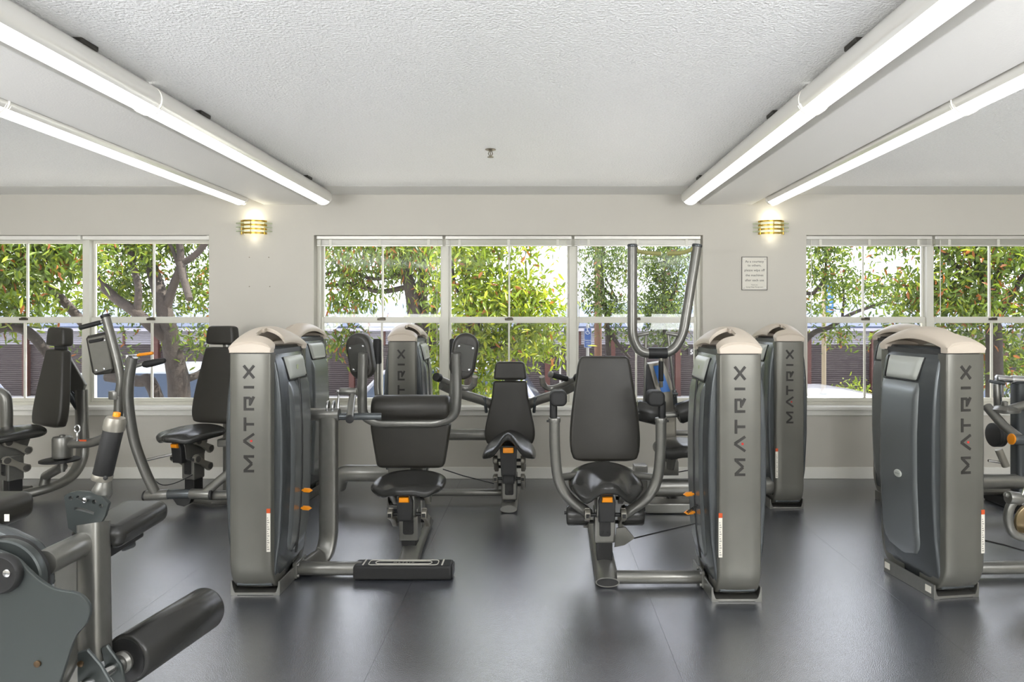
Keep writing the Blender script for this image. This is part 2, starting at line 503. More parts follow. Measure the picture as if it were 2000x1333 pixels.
# ------------------------------------------------------------------ strip lights
HOUSE = mat('lamp_housing_white', srgb(236, 234, 228), 0.22, 0.35, 0.02, 300)
LENS = mat('lamp_lens', srgb(240, 240, 236), 0.5, 0.0, 0.25, 260, emit=(0.99, 1.0, 1.0, 1), estr=2.0, stretch=(1, 8, 1))
CLIP = mat('lamp_clip', srgb(60, 58, 54), 0.5, 0.4)
def strip(x, y0, y1, label, endcap):
    r, z = 0.068, 2.376
    t = Thing('strip_light', (x, (y0 + y1) / 2, z - r), label, 'ceiling light', 'tubular strip lights beside the ceiling beams')
    n_ = 22
    a0, a1 = math.radians(-38), math.radians(218)
    prof = [(r * math.cos(a0 + (a1 - a0) * i / n_), r * math.sin(a0 + (a1 - a0) * i / n_)) for i in range(n_ + 1)]
    prof += [((r - 0.004) * math.cos(a1 - (a1 - a0) * i / n_), (r - 0.004) * math.sin(a1 - (a1 - a0) * i / n_)) for i in range(n_ + 1)]
    t.w('housing', slab(prof, y1 - y0, 0, (x, y0, z), X_, Z_, Y_), HOUSE)
    b0, b1 = math.radians(219), math.radians(321)
    rl = r - 0.003
    lp = [(rl * math.cos(b0 + (b1 - b0) * i / 14), rl * math.sin(b0 + (b1 - b0) * i / 14)) for i in range(15)]
    lp += [((rl - 0.004) * math.cos(b1 - (b1 - b0) * i / 14), (rl - 0.004) * math.sin(b1 - (b1 - b0) * i / 14)) for i in range(15)]
    t.w('lens', slab(lp, y1 - y0 - 0.01, 0, (x, y0 + 0.005, z), X_, Z_, Y_), LENS)
    for yy in (y0 + 0.004, y1 - 0.012):
        t.w('lens_joint', tube([(x + (r + 0.001) * math.cos(math.radians(q)), yy + 0.004, z + (r + 0.001) * math.sin(math.radians(q))) for q in range(200, 341, 10)], 0.0025, 6), HOUSE)
    if endcap:
        t.w('end_cap', lathe([(r - 0.01, 0), (r, 0.006), (r + 0.001, 0.03), (r - 0.004, 0.042), (r * 0.6, 0.05)], (x, y1 - 0.005, z), Y_, 28), HOUSE)
    for f in (0.18, 0.82):
        yy = y0 + (y1 - y0) * f
        t.w('mounting_clip', join(boxmm((x - 0.045, yy - 0.05, z + r - 0.012), (x + 0.045, yy + 0.05, ZC + 0.004), 0.004)), CLIP)
rows = [(-2.45, 'outer left', 'left of the left ceiling beam'), (-1.765, 'inner left', 'right of the left ceiling beam'), (1.235, 'inner right', 'left of the right ceiling beam'), (1.92, 'outer right', 'right of the right ceiling beam')]
for x, nm, where in rows:
    strip(x, 3.00, 5.44, 'tubular strip light %s, section ending near the window wall' % where, True)
    strip(x, 0.55, 2.99, 'tubular strip light %s, section nearest the camera' % where, False)
# ------------------------------------------------------------------ sconces
FIN = mat('sconce_fin_glass', srgb(214, 226, 190), 0.12, 0.2)
SCW = mat('sconce_diffuser', srgb(250, 245, 225), 0.5, emit=(1, 0.9, 0.7, 1), estr=1.3)
def sconce(x, z, label):
    t = Thing('wall_sconce', (x, WY - 0.05, z), label, 'wall lamp', 'brass wall sconces')
    def arc(r, z0, z1, th):
        n_ = 18
        o = [(r * math.cos(PI + PI * i / n_), r * 0.72 * math.sin(PI + PI * i / n_)) for i in range(n_ + 1)]
        o += [((r - th) * math.cos(2 * PI - PI * i / n_), (r - th) * 0.72 * math.sin(2 * PI - PI * i / n_)) for i in range(n_ + 1)]
        return slab(o, z1 - z0, 0, (x, WY, z0), X_, Y_, Z_)
    t.w('diffuser', arc(0.086, z + 0.008, z + 0.116, 0.004), SCW)
    for k in range(4):
        zz = z + 0.004 + k * 0.034
        t.w('brass_band', arc(0.108, zz, zz + 0.018, 0.003), BRASS)
        if k < 3:
            n_ = 16
            o = [(0.155 * math.cos(PI + PI * i / n_), 0.085 * math.sin(PI + PI * i / n_)) for i in range(n_ + 1)]
            t.w('glass_fin', slab(o, 0.006, 0.001, (x, WY, zz + 0.023), X_, Y_, Z_, 1), FIN)
    for dx in (-0.1, 0.0, 0.1):
        yy = WY - 0.105 * 0.72 * math.sqrt(max(0, 1 - (dx / 0.108) ** 2)) - 0.002
        t.w('brass_rod', cyl((x + dx, yy, z), (x + dx, yy, z + 0.124), 0.004, 0.001, 8), BRASS)
    for zz, e in ((z + 0.145, 0.7), (z - 0.03, 0.12)):
        d = bpy.data.lights.new('sconce_bulb', 'POINT'); d.energy = e; d.shadow_soft_size = 0.03; d.color = (1.0, 0.92, 0.78)
        o = bpy.data.objects.new('sconce_bulb', d); COL.objects.link(o); o.parent = t.e; o.location = Vector((x, WY - 0.045, zz)) - t.O
sconce(-2.455, 2.10, 'brass wall sconce with glass fins between the left and middle windows')
sconce(1.996, 2.098, 'brass wall sconce with glass fins above the courtesy sign')
# ------------------------------------------------------------------ text helper
def text_geom(s, size, align='CENTER', sp=1.0):
    cu = bpy.data.curves.new('txt', 'FONT'); cu.body = s; cu.size = size; cu.align_x = align; cu.space_character = sp; cu.resolution_u = 2
    ob = bpy.data.objects.new('txt', cu); COL.objects.link(ob)
    me = bpy.data.meshes.new_from_object(ob)
    g = ([v.co.copy() for v in me.vertices], [list(p.vertices) for p in me.polygons])
    bpy.data.objects.remove(ob); bpy.data.curves.remove(cu); bpy.data.meshes.remove(me)
    return g
# ------------------------------------------------------------------ courtesy sign, sprinkler, screw holes
t = Thing('courtesy_sign', (1.853, WY - 0.006, 1.63), 'framed white courtesy notice on the wall under the right sconce', 'sign')
sx0, sx1, sz0, sz1 = 1.744, 1.966, 1.625, 1.912
t.w('plate', boxmm((sx0, WY - 0.006, sz0), (sx1, WY, sz1), 0.001), mat('sign_white', srgb(222, 218, 206), 0.4))
SGI = mat('sign_ink', srgb(45, 42, 36), 0.5)
bw = 0.004
t.w('border', join(boxmm((sx0, WY - 0.009, sz0), (sx0 + bw, WY - 0.004, sz1)), boxmm((sx1 - bw, WY - 0.009, sz0), (sx1, WY - 0.004, sz1)),
                   boxmm((sx0, WY - 0.009, sz0), (sx1, WY - 0.004, sz0 + bw)), boxmm((sx0, WY - 0.009, sz1 - bw), (sx1, WY - 0.004, sz1))), SGI)
for s, zz, sz in (('As a courtesy', 1.862, 0.029), ('to others,', 1.829, 0.029), ('please wipe off', 1.787, 0.029), ('the machines', 1.744, 0.029), ('after each use', 1.701, 0.029), ('Thank you,', 1.666, 0.013), ('Spring Village Management', 1.647, 0.0135)):
    g = text_geom(s, sz)
    t.w('lettering', xf(g, Matrix.Translation(((sx0 + sx1) / 2, WY - 0.0068, zz)) @ Matrix.Rotation(PI / 2, 4, 'X')), SGI)
for xx in (sx0 + 0.02, sx1 - 0.02):
    for zz in (sz0 + 0.018, sz1 - 0.02):
        t.w('screw', lathe([(0.005, 0), (0.005, 0.002), (0.002, 0.003)], (xx, WY - 0.006, zz), -Y_, 10), CHROME)
t = Thing('fire_sprinkler', (-0.306, 4.19, ZC - 0.06), 'small fire sprinkler head hanging from the textured ceiling', 'sprinkler')
sp = Vector((-0.306, 4.19, ZC))
t.w('escutcheon', lathe([(0.036, 0), (0.034, 0.006), (0.018, 0.012), (0.012, 0.014)], sp + Z_ * 0.004, -Z_, 20), mat('sprinkler_metal', srgb(120, 112, 98), 0.35, 0.8))
t.w('frame_arms', join(tube([sp + Vector((-0.006, 0, -0.01)), sp + Vector((-0.014, 0, -0.026)), sp + Vector((-0.004, 0, -0.044))], 0.003, 6), tube([sp + Vector((0.006, 0, -0.01)), sp + Vector((0.014, 0, -0.026)), sp + Vector((0.004, 0, -0.044))], 0.003, 6)), MATS['sprinkler_metal'])
t.w('bulb', cyl(sp - Z_ * 0.012, sp - Z_ * 0.044, 0.003, 0.001, 8), MATS['sprinkler_metal'])
t.w('deflector', lathe([(0.004, 0), (0.02, 0.003), (0.02, 0.005), (0.004, 0.007)], sp - Z_ * 0.044, -Z_, 16), MATS['sprinkler_metal'])
for px_, py_, nm_ in ((487, 503, 'upper left'), (525, 503, 'upper right'), (487, 560, 'lower left'), (527, 560, 'lower right')):
    q = P(px_, py_, WY)
    solo('wall_plug', lathe([(0.005, 0), (0.005, 0.002), (0.0025, 0.003)], q, -Y_, 10), mat('wall_plug_grey', srgb(150, 140, 125), 0.6), '%s of the four screw plugs on the wall below the left sconce' % nm_, 'wall plug', 'four screw plugs left by a removed sign')
# ================================================================== shared machine parts (local frames: front faces -Y, origin on the floor)
ZCAP = 1.215
CACHE = {}
def cached(key, fn):
    if key not in CACHE: CACHE[key] = fn()
    return CACHE[key]
def band_geom():
    hw = 0.1025
    path = [(-0.25, ZCAP), (-0.25, 0.9), (-0.25, 0.6), (-0.25, 0.3), (-0.25, 0.2)]
    for i in range(1, 11):
        a = (PI / 2) * i / 10
        path.append((-0.25 + 0.13 * (1 - math.cos(a)), 0.2 - 0.175 * math.sin(a)))
    path.append((-0.06, 0.025))
    sec = [(-hw, 0.06), (-hw, 0.012), (-hw + 0.003, 0.005), (-hw + 0.010, 0.001), (-0.05, -0.002), (0, -0.003), (0.05, -0.002), (hw - 0.010, 0.001), (hw - 0.003, 0.005), (hw, 0.012), (hw, 0.06), (hw - 0.006, 0.06), (hw - 0.008, 0.016), (-hw + 0.008, 0.016), (-hw + 0.006, 0.06)]
    V, Fc = [], []
    n = len(sec); m = len(path)
    for i, (y, z) in enumerate(path):
        y0, z0 = path[max(i - 1, 0)]; y1, z1 = path[min(i + 1, m - 1)]
        d = Vector((y1 - y0, z1 - z0)).normalized()
        nx, nz = -d.y, d.x         # inward normal (towards +y while the path runs down)
        for sx, sn in sec:
            V.append(Vector((sx, y + nx * sn, z + nz * sn)))
    for i in range(m - 1):
        for j in range(n):
            a, b = i * n + j, i * n + (j + 1) % n
            Fc.append([a, b, b + n, a + n])
    Fc.append(list(range(n))); Fc.append([(m - 1) * n + j for j in range(n)])
    return V, Fc
LW = 0.0125
def seg2(a, b, w=LW):
    a, b = Vector(a), Vector(b)
    d = (b - a).normalized(); p = Vector((-d.y, d.x)) * w / 2
    return [a + p, a - p, b - p, b + p]
HL = 0.0508
LETTERS = [
    ('M', 0.0, [seg2((.006, 0), (.006, HL)), seg2((.078, 0), (.078, HL)), seg2((.008, HL - .004), (.042, .010)), seg2((.042, .010), (.076, HL - .004))]),
    ('A', 0.114, [seg2((.005, 0), (.040, HL)), seg2((.040, HL), (.075, 0))]),
    ('T', 0.203, [seg2((0, HL - LW / 2), (.067, HL - LW / 2)), seg2((.0335, 0), (.0335, HL - LW))]),
    ('R', 0.304, [seg2((.006, 0), (.006, HL)), seg2((.012, HL - LW / 2), (.068, HL - LW / 2)), seg2((.062, HL - LW), (.062, .020)), seg2((.024, .020), (.064, .020), .010), seg2((.034, .018), (.068, .001))]),
    ('I', 0.412, [seg2((.0065, 0), (.0065, HL), .013)]),
    ('X', 0.459, [seg2((.004, 0), (.066, HL)), seg2((.004, HL), (.066, 0))]),
]
def letter_geom(polys, u0):
    gs = []
    for k, q in enumerate(polys):
        V = []
        for yy in (-0.2547 - 0.00015 * k, -0.2475):
            for p in q:
                V.append(Vector((-(p.y - HL / 2) - 0.004, yy, 0.632 + u0 + p.x)))
        gs.append((V, [[0, 1, 2, 3], [7, 6, 5, 4], [0, 4, 5, 1], [1, 5, 6, 2], [2, 6, 7, 3], [3, 7, 4, 0]]))
    return join(*gs)
def bulge(z):
    pts = [(0.05, 0.088), (0.12, 0.108), (0.30, 0.131), (0.55, 0.143), (0.80, 0.144), (0.98, 0.136), (1.08, 0.126), (1.16, 0.112), (1.22, 0.092), (1.245, 0.07)]
    for (a, x), (b, y) in zip(pts[:-1], pts[1:]):
        if z <= b:
            t = max(0, (z - a) / (b - a)); return x + (y - x) * t
    return pts[-1][1]
def shell_geom():
    zs = [0.05 + (1.245 - 0.05) * i / 30 for i in range(31)]
    ol = [(bulge(z), z) for z in zs] + [(-bulge(z), z) for z in zs[::-1]]
    return slab(ol, 0.41, 0.012, (0, -0.205, 0), X_, Z_, Y_, 3)
def panel_geom(sd):
    """raised outer panel following the bulge, round at its lower end"""
    def fn(u, v):
        z = 0.15 + (1.062 - 0.15) * v
        half = 0.145
        if z < 0.29:
            q = (0.29 - z) / 0.14
            half = 0.145 * (max(0.0, 1 - q ** 2.6) ** (1 / 2.6) * 0.97 + 0.03)
        y = 0.048 - half + 2 * half * u
        e = min(1.0, (1 - abs(2 * u - 1)) * 7)
        e2 = min(1.0, min(v, 1 - v) * 16)
        off = 0.014 * math.sqrt(max(0, min(e, e2)))
        return (sd * (bulge(z) - 0.001 + off), y, z)
    return grid(fn, 24, 30)
def placard_geom(sd):
    def fn(u, v):
        z = 1.072 + (1.19 - 1.072) * v
        y0_ = -0.075 - 0.022 * v; y1_ = 0.165
        y = y0_ + (y1_ - y0_) * u
        e = min(1.0, min(min(u, 1 - u) * 14, min(v, 1 - v) * 8))
        return (sd * (bulge(z) + 0.001 + 0.013 * math.sqrt(e)), y, z)
    return grid(fn, 18, 10)
def cap_geom(sd):
    W2, y0, y1 = 0.1045, -0.256, 0.256
    def ztop(s, t):
        s2 = s * sd          # +1: machine side
        g = 1.0 - 0.16 * max(0, -s2) ** 2.2 - 0.48 * max(0, s2) ** 1.5
        a = math.sin(PI * t) ** 0.8 if 0 < t < 1 else 0
        return ZCAP + 0.044 + 0.016 * (1 - s * s) + 0.072 * a * g - 0.016 * abs(s) ** 6
    nu, nv = 24, 28
    V, Fc = [], []
    th = 0.022
    idx = {}
    def hole(i, j):
        s = -1 + 2 * (i + 0.5) / nu; t = (j + 0.5) / nv
        return s * sd > 0.0 and 0.10 < t < 0.36 and (s * sd > 0.12 or 0.14 < t < 0.30)
    def side_open(i, j):
        return False
    for layer in (0, 1):
        for i in range(nu + 1):
            for j in range(nv + 1):
                s = -1 + 2 * i / nu; t = j / nv
                x = W2 * math.copysign(abs(s) ** 0.9, s); y = y0 + (y1 - y0) * t
                z = ztop(s, t) - layer * th * (0.9 if 0.05 < t < 0.95 else 0.5)
                idx[layer, i, j] = len(V); V.append(Vector((x * (1 - 0.02 * layer), y * (1 - 0.012 * layer), z)))
    keep = lambda i, j: 0 <= i < nu and 0 <= j < nv and not hole(i, j)
    for i in range(nu):
        for j in range(nv):
            if not keep(i, j): continue
            c = [(i, j), (i + 1, j), (i + 1, j + 1), (i, j + 1)]
            Fc.append([idx[0, a, b] for a, b in c]); Fc.append([idx[1, a, b] for a, b in c][::-1])
            for (di, dj), (p, q) in (((-1, 0), (c[0], c[3])), ((1, 0), (c[1], c[2])), ((0, -1), (c[0], c[1])), ((0, 1), (c[3], c[2]))):
                if not keep(i + di, j + dj):
                    Fc.append([idx[0, p[0], p[1]], idx[0, q[0], q[1]], idx[1, q[0], q[1]], idx[1, p[0], p[1]]])
    # front and rear noses closing the cap down to the band
    gs = [(V, Fc)]
    for yy, w in ((y0 + 0.001, 1), (y1 - 0.001, -1)):
        ol = [(-W2 + 0.003, ZCAP + 0.004), (W2 - 0.003, ZCAP + 0.004)] + [(W2 * (1 - 2 * i / 12) * 0.985, ZCAP + 0.030 + 0.022 * (1 - (1 - 2 * i / 12) ** 2)) for i in range(13)]
        gs.append(slab(ol, 0.05, 0.004, (0, yy, 0), X_, Z_, Y_ * w, 2))
    return join(*gs)
def tray_geom():
    g = [boxmm((-0.12, -0.19, 0.0), (0.12, 0.19, 0.014), 0.003)]
    for s in (-1, 1):
        ol = [(-0.19, 0.0), (0.19, 0.0), (0.19, 0.068), (-0.19, 0.068)]
        g.append(boxmm((s * 0.12 - 0.004, -0.19, 0.0), (s * 0.12 + 0.004, 0.19, 0.07), 0.002))
        for q in (-1, 1):
            o2 = [(0, 0.0), (0.03, 0.0), (0.014, 0.02), (0.006, 0.045), (0.004, 0.07), (0, 0.07)]
            g.append(slab([(s * (0.12 - a), b) for a, b in o2], 0.006, 0, (0, q * 0.187 - 0.003, 0), X_, Z_, Y_))
    return join(*g)
def tower(T, x, y, rz=0.0, sd=1, badge=False, text=None, pins=True, rear=True):
    loc = (x, y, 0)
    L = T.l
    def M(name, fn, m, sharp=40): return cached(name, lambda: make_mesh(name, fn(), m, sharp))
    L('base_plate', M('base_plate', tray_geom, SILVER), loc, rz)
    b = L('tower_band', M('tower_band', band_geom, BAND, 50), loc, rz)
    for ch, u0, polys in LETTERS:
        sub(b, 'letter', M('letter_' + ch, lambda: letter_geom(polys, u0), INK))
    sub(b, 'red_dot', M('red_dot', lambda: lathe([(0.0058, 0), (0.0058, 0.004)], (HL / 2 - 0.017, -0.2505, 0.632 + 0.114 + 0.040), -Y_, 14), RED))
    zz = 0.40
    xs_ = 0.094 * sd
    st = sub(b, 'warning_sticker', M('warning_sticker_%d' % sd, lambda: boxmm((xs_ - 0.012, -0.2515, zz - 0.16), (xs_ + 0.006, -0.2475, zz + 0.03)), STICK))
    sub(b, 'sticker_header', M('sticker_header_%d' % sd, lambda: boxmm((xs_ - 0.012, -0.2520, zz + 0.03), (xs_ + 0.006, -0.2475, zz + 0.052)), STICKR))
    sub(b, 'sticker_print', M('sticker_print_%d' % sd, lambda: join(*[boxmm((xs_ - 0.009, -0.2519, zz - 0.15 + 0.011 * k), (xs_ + 0.002 - 0.003 * (k % 3), -0.2512, zz - 0.145 + 0.011 * k)) for k in range(15)]), STICKT))
    if rear:
        L('tower_band', M('tower_band', band_geom, BAND, 50), loc, rz + PI)
    L('side_shell', M('side_shell', shell_geom, GUN, 50), loc, rz)
    L('cap_recess', M('cap_recess', lambda: slab([(-0.096, 1.205), (0.096, 1.205), (0.09, 1.232), (-0.09, 1.232)], 0.46, 0.004, (0, -0.23, 0), X_, Z_, Y_, 1), BLACK), loc, rz)
    L('tower_cap', M('tower_cap_%d' % sd, lambda: cap_geom(sd), CAPM, 55), loc, rz)
    for k in (-1, 1):
        p = L('side_panel', M('side_panel_%d' % k, lambda: panel_geom(k), SHELL, 60), loc, rz)
        pl = L('placard', M('placard_%d' % k, lambda: placard_geom(k), PLACARD, 60), loc, rz)
        sub(pl, 'placard_seam', M('placard_seam_%d' % k, lambda: tube([(k * (bulge(z) + 0.004), yy, z) for yy, z in ((-0.104, 1.19), (-0.081, 1.078), (-0.068, 1.067), (0.155, 1.067), (0.172, 1.075), (0.172, 1.19))], 0.0035, 6), BLACK))
        if k == sd and pins:
            sub(p, 'weight_slot', M('weight_slot_%d' % k, lambda: tube([(k * (bulge(z) + 0.0125), 0.03, z) for z in [0.14 + 0.93 * i / 14 for i in range(15)]], 0.008, 8, ry=0.006), BLACK))
            sub(pl, 'placard_icon', M('placard_icon_%d' % k, lambda: slab(rrect(0.022, 0.026, 0.004), 0.002, 0, (k * (bulge(1.125) + 0.014), 0.03, 1.13), Y_, Z_, X_), mat('icon_green_grey', srgb(176, 186, 150), 0.5)))
        if k == -sd and badge:
            bz = 0.575
            bg_ = sub(p, 'oval_badge', M('oval_badge_%d' % k, lambda: slab([(0.028 * math.cos(2 * PI * i / 28), 0.02 * math.sin(2 * PI * i / 28)) for i in range(28)], 0.014, 0.004, (k * (bulge(bz) + 0.019), 0.03, bz), Y_ * k, Z_, X_ * -k, 2), PLACARD))
            bt = sub(p, 'badge_lettering', cached('badge_text_%d' % k, lambda: make_mesh('badge_lettering', xf(text_geom('MATRIX', 0.0095), Matrix.Translation((k * (bulge(bz) + 0.0196), 0.03, bz - 0.0035)) @ Matrix.Rotation(-k * -PI / 2, 4, 'Z') @ Matrix.Rotation(PI / 2, 4, 'X')), INK)))
        if text and k == -sd:
            col1 = mat('placard_text_gold', srgb(176, 160, 90), 0.5)
            for s_, y_, m_ in ((text[0], 0.125, col1), (text[1], 0.075, MATS['sticker_print'])):
                zt = 1.15
                g = xf(text_geom(s_, 0.026, 'LEFT'), Matrix.Translation((k * (bulge(zt) + 0.0145), y_, zt - 0.008)) @ Matrix.Rotation(k * PI / 2, 4, 'Z') @ Matrix.Rotation(PI / 2 - 0.16, 4, 'X'))
                sub(pl, 'placard_lettering', make_mesh('placard_lettering', g, m_))
    if pins:
        for zz_, nm in ((0.47, 'weight_pin'), (0.375, 'weight_pin')):
            xx = sd * (bulge(zz_) + 0.016)
            def pin():
                return join(cyl((xx, 0.03, zz_), (xx + sd * 0.022, 0.03, zz_), 0.006, 0.001, 10),
                            slab([(-0.004, -0.009), (0.03, -0.012), (0.046, -0.002), (0.03, 0.010), (0.0, 0.012)], 0.018, 0.004, (xx + sd * 0.012, 0.021, zz_), X_ * sd, Z_, Y_, 2))
            L(nm, M('weight_pin_%d_%d' % (sd, int(zz_ * 1000)), pin, ORANGE), loc, rz)
    if badge:
        for yy in (-0.15, 0.16):
            L('base_sticker', M('base_sticker_%d_%d' % (sd, int(yy * 100)), lambda: boxmm((-sd * 0.1255, yy - 0.02, 0.022), (-sd * 0.123, yy + 0.02, 0.055)), STICK), loc, rz)
# ------------------------------------------------------------------ saddle seat, seat mechanism, backrest
def seat_geom(w=0.41, d=0.40, droop=0.03, scoop=0.030, nose=0.03, th=0.085, nosez=0.0):
    """round-edged saddle cushion; top centre at z = 0"""
    na, nr = 56, 12
    V, Fc = [], []
    def plan(a, r):
        c, s_ = math.cos(a), math.sin(a)
        n_ = 3.4
        k = (abs(c) ** n_ + abs(s_) ** n_) ** (-1 / n_)
        return r * k * c, r * k * s_
    def shape(u, v):
        fr = max(0.0, min(1.0, 0.15 - v)) if v < 0.15 else 0.0
        x = u * w / 2; y = v * d / 2 - nose * fr * math.exp(-(u / 0.38) ** 2) * 1.2
        z = -droop * abs(u) ** 1.7 - scoop * fr * math.exp(-((abs(u) - 0.56) / 0.27) ** 2) + nosez * fr * math.exp(-(u / 0.32) ** 2)
        return x, y, z
    rs = [i / nr for i in range(1, nr)] + [0.95, 0.975, 0.99, 1.0]
    prof = [(r, -0.55 * th * (1 - math.sqrt(max(0, 1 - r ** 7)))) for r in rs]
    prof += [(r, -th + 0.45 * th * (1 - math.sqrt(max(0, 1 - r ** 14)))) for r in rs[::-1][1:]]
    for r, dz in prof:
        for j in range(na):
            u, v = plan(2 * PI * j / na, r)
            x, y, z = shape(u, v)
            V.append(Vector((x, y, z + dz)))
    m = len(prof)
    for i in range(m - 1):
        for j in range(na):
            a_, b_ = i * na + j, i * na + (j + 1) % na
            Fc.append([a_, b_, b_ + na, a_ + na])
    Fc.append(list(range(na))[::-1]); Fc.append([(m - 1) * na + j for j in range(na)])
    return V, Fc
def dogbone(x0, w, A, B, r=0.032):
    """link between circles A, B in the local YZ plane"""
    A, B = Vector(A), Vector(B)
    d = (B - A).normalized(); p = Vector((-d.y, d.x))
    ol = []
    a0 = math.atan2(p.y, p.x)
    for i in range(11):
        a = a0 + PI * (0.08 + 0.84 * i / 10); ol.append(A + Vector((math.cos(a), math.sin(a))) * r)
    ol.append((A + B) / 2 - p * r * 0.62)
    for i in range(11):
        a = a0 + PI + PI * (0.08 + 0.84 * i / 10); ol.append(B + Vector((math.cos(a), math.sin(a))) * r)
    ol.append((A + B) / 2 + p * r * 0.62)
    ol = [(q.x, q.y) for q in catmull([Vector((q.x, q.y, 0)) for q in ol], 2, True)]
    return slab(ol, w, 0.005, (x0, 0, 0), Y_, Z_, X_, 2)
LINKS = [((-0.075, 0.425), (0.045, 0.35)), ((-0.085, 0.295), (0.035, 0.22))]
def mechanism(T, x, y, rz, dz=0.0, low=0.05):
    loc = (x, y, dz)
    def M(name, fn, m, sharp=40): return cached(name, lambda: make_mesh(name, fn(), m, sharp))
    T.l('seat_lever', M('seat_lever', lambda: slab([(-0.029, -0.014), (0.029, -0.014), (0.026, 0.016), (-0.026, 0.016)], 0.04, 0.006, (0, -0.20, 0.405), X_, (0, -0.2, 1), Y_, 2), ORANGE), loc, rz)
    T.l('lever_cover', M('lever_cover', lambda: join(slab([(-0.042, 0.0), (0.042, 0.0), (0.046, 0.115), (0.03, 0.165), (-0.03, 0.165), (-0.046, 0.115)], 0.05, 0.008, (0, -0.165, 0.275), X_, (0, -0.12, 1), Y_, 2)), BLACK), loc, rz)
    T.l('seat_bracket', M('seat_bracket', lambda: slab([(-0.13, 0.30), (-0.02, 0.25), (0.05, 0.30), (0.09, 0.43), (-0.15, 0.43)], 0.10, 0.008, (-0.05, 0, 0), Y_, Z_, X_, 2), SILVER), loc, rz)
    for s in (-1, 1):
        for k, (A, B) in enumerate(LINKS):
            lk = T.l('link_arm', M('link_arm_%d_%d' % (s, k), lambda: dogbone(s * 0.098 - 0.015, 0.030, A, B), LINKM), loc, rz)
            for nm, C in (('a', A), ('b', B)):
                sub(lk, 'pivot_cap', M('pivot_cap_%d_%d_%s' % (s, k, nm), lambda: lathe([(0.023, 0), (0.023, 0.003), (0.012, 0.005), (0.008, 0.005)], (s * 0.113, C[0], C[1]), X_ * s, 16), mat('pivot_grey', srgb(88, 86, 82), 0.45, 0.4)))
            sub(lk, 'link_label', M('link_label_%d_%d' % (s, k), lambda: boxmm((s * 0.098 - 0.010, A[0] - 0.0345, A[1] - 0.010), (s * 0.098 + 0.010, A[0] - 0.030, A[1] + 0.012)), BLACK)) if k == 1 else None
    for k, c in enumerate([c for ab in LINKS for c in ab]):
        T.l('pivot_axle', M('pivot_axle_%d' % k, lambda: cyl((-0.085, c[0], c[1]), (0.085, c[0], c[1]), 0.011, 0.001, 12), BLACK), loc, rz)
    T.l('seat_post', M('seat_post', lambda: box((0, -0.01, 0.225), (0.115, 0.11, 0.19), 0.012), SILVER), loc, rz)
    T.l('post_window', M('post_window', lambda: join(slab(rrect(0.062, 0.11, 0.012), 0.006, 0.002, (0, -0.069, 0.225), X_, Z_, Y_, 1), lathe([(0.006, 0), (0.006, 0.004)], (-0.014, -0.069, 0.19), -Y_, 10), lathe([(0.006, 0), (0.006, 0.004)], (0.014, -0.069, 0.19), -Y_, 10)), BLACK), loc, rz)
    T.l('post_foot', M('post_foot_%d' % int((low - dz) * 1000), lambda: boxmm((-0.043, -0.05, low - dz), (0.043, 0.04, 0.14), 0.005), BLACK), loc, rz)
def pad_world(pts, th, x, y, z, rz=0.0, tilt=0.0, bev=0.024, dome=0.0):
    """upholstered pad: pts = [(half width, height)...] from bottom to top, front face towards local -Y"""
    ca, sa = math.cos(rz), math.sin(rz)
    U = Vector((ca, sa, 0)); Wd = Vector((-sa, ca, 0))
    Vv = (Z_ * math.cos(tilt) + Wd * math.sin(tilt)); W = (Wd * math.cos(tilt) - Z_ * math.sin(tilt))
    sm = catmull([Vector((a, b, 0)) for a, b in pts], 6)
    h0, h1 = pts[0][1], pts[-1][1]
    def hw(h):
        for p, q in zip(sm[:-1], sm[1:]):
            if p.y <= h <= q.y: return p.x + (q.x - p.x) * (h - p.y) / max(1e-9, q.y - p.y)
        return sm[-1].x if h > sm[-1].y else sm[0].x
    hs = []
    for i in range(7): hs.append((h0 + bev * (1 - math.cos(PI / 2 * i / 6)), math.sin(PI / 2 * i / 6)))
    for i in range(1, 16): hs.append((h0 + bev + (h1 - h0 - 2 * bev) * i / 16, 1.0))
    for i in range(7): hs.append((h1 - bev * (1 - math.cos(PI / 2 * (6 - i) / 6)), math.sin(PI / 2 * (6 - i) / 6)))
    O = Vector((x, y, z)) + W * th / 2
    V, Fc = [], []
    n = 0
    for h, k in hs:
        w_ = hw(h) - bev * 0.5 * (1 - k); t_ = max(0.004, th / 2 - bev * (1 - k))
        r_ = min(bev, t_ * 0.98)
        ol = rrect(2 * w_, 2 * t_, r_, 5)
        n = len(ol)
        for a_, b_ in ol: V.append(O + U * a_ + W * b_ + Vv * h)
    m = len(hs)
    for i in range(m - 1):
        for j in range(n):
            a_, b_ = i * n + j, i * n + (j + 1) % n
            Fc.append([a_, b_, b_ + n, a_ + n])
    Fc.append(list(range(n))[::-1]); Fc.append([(m - 1) * n + j for j in range(n)])
    return V, Fc
def rotp(x, y, rz, dx, dy):
    return x + dx * math.cos(rz) - dy * math.sin(rz), y + dx * math.sin(rz) + dy * math.cos(rz)
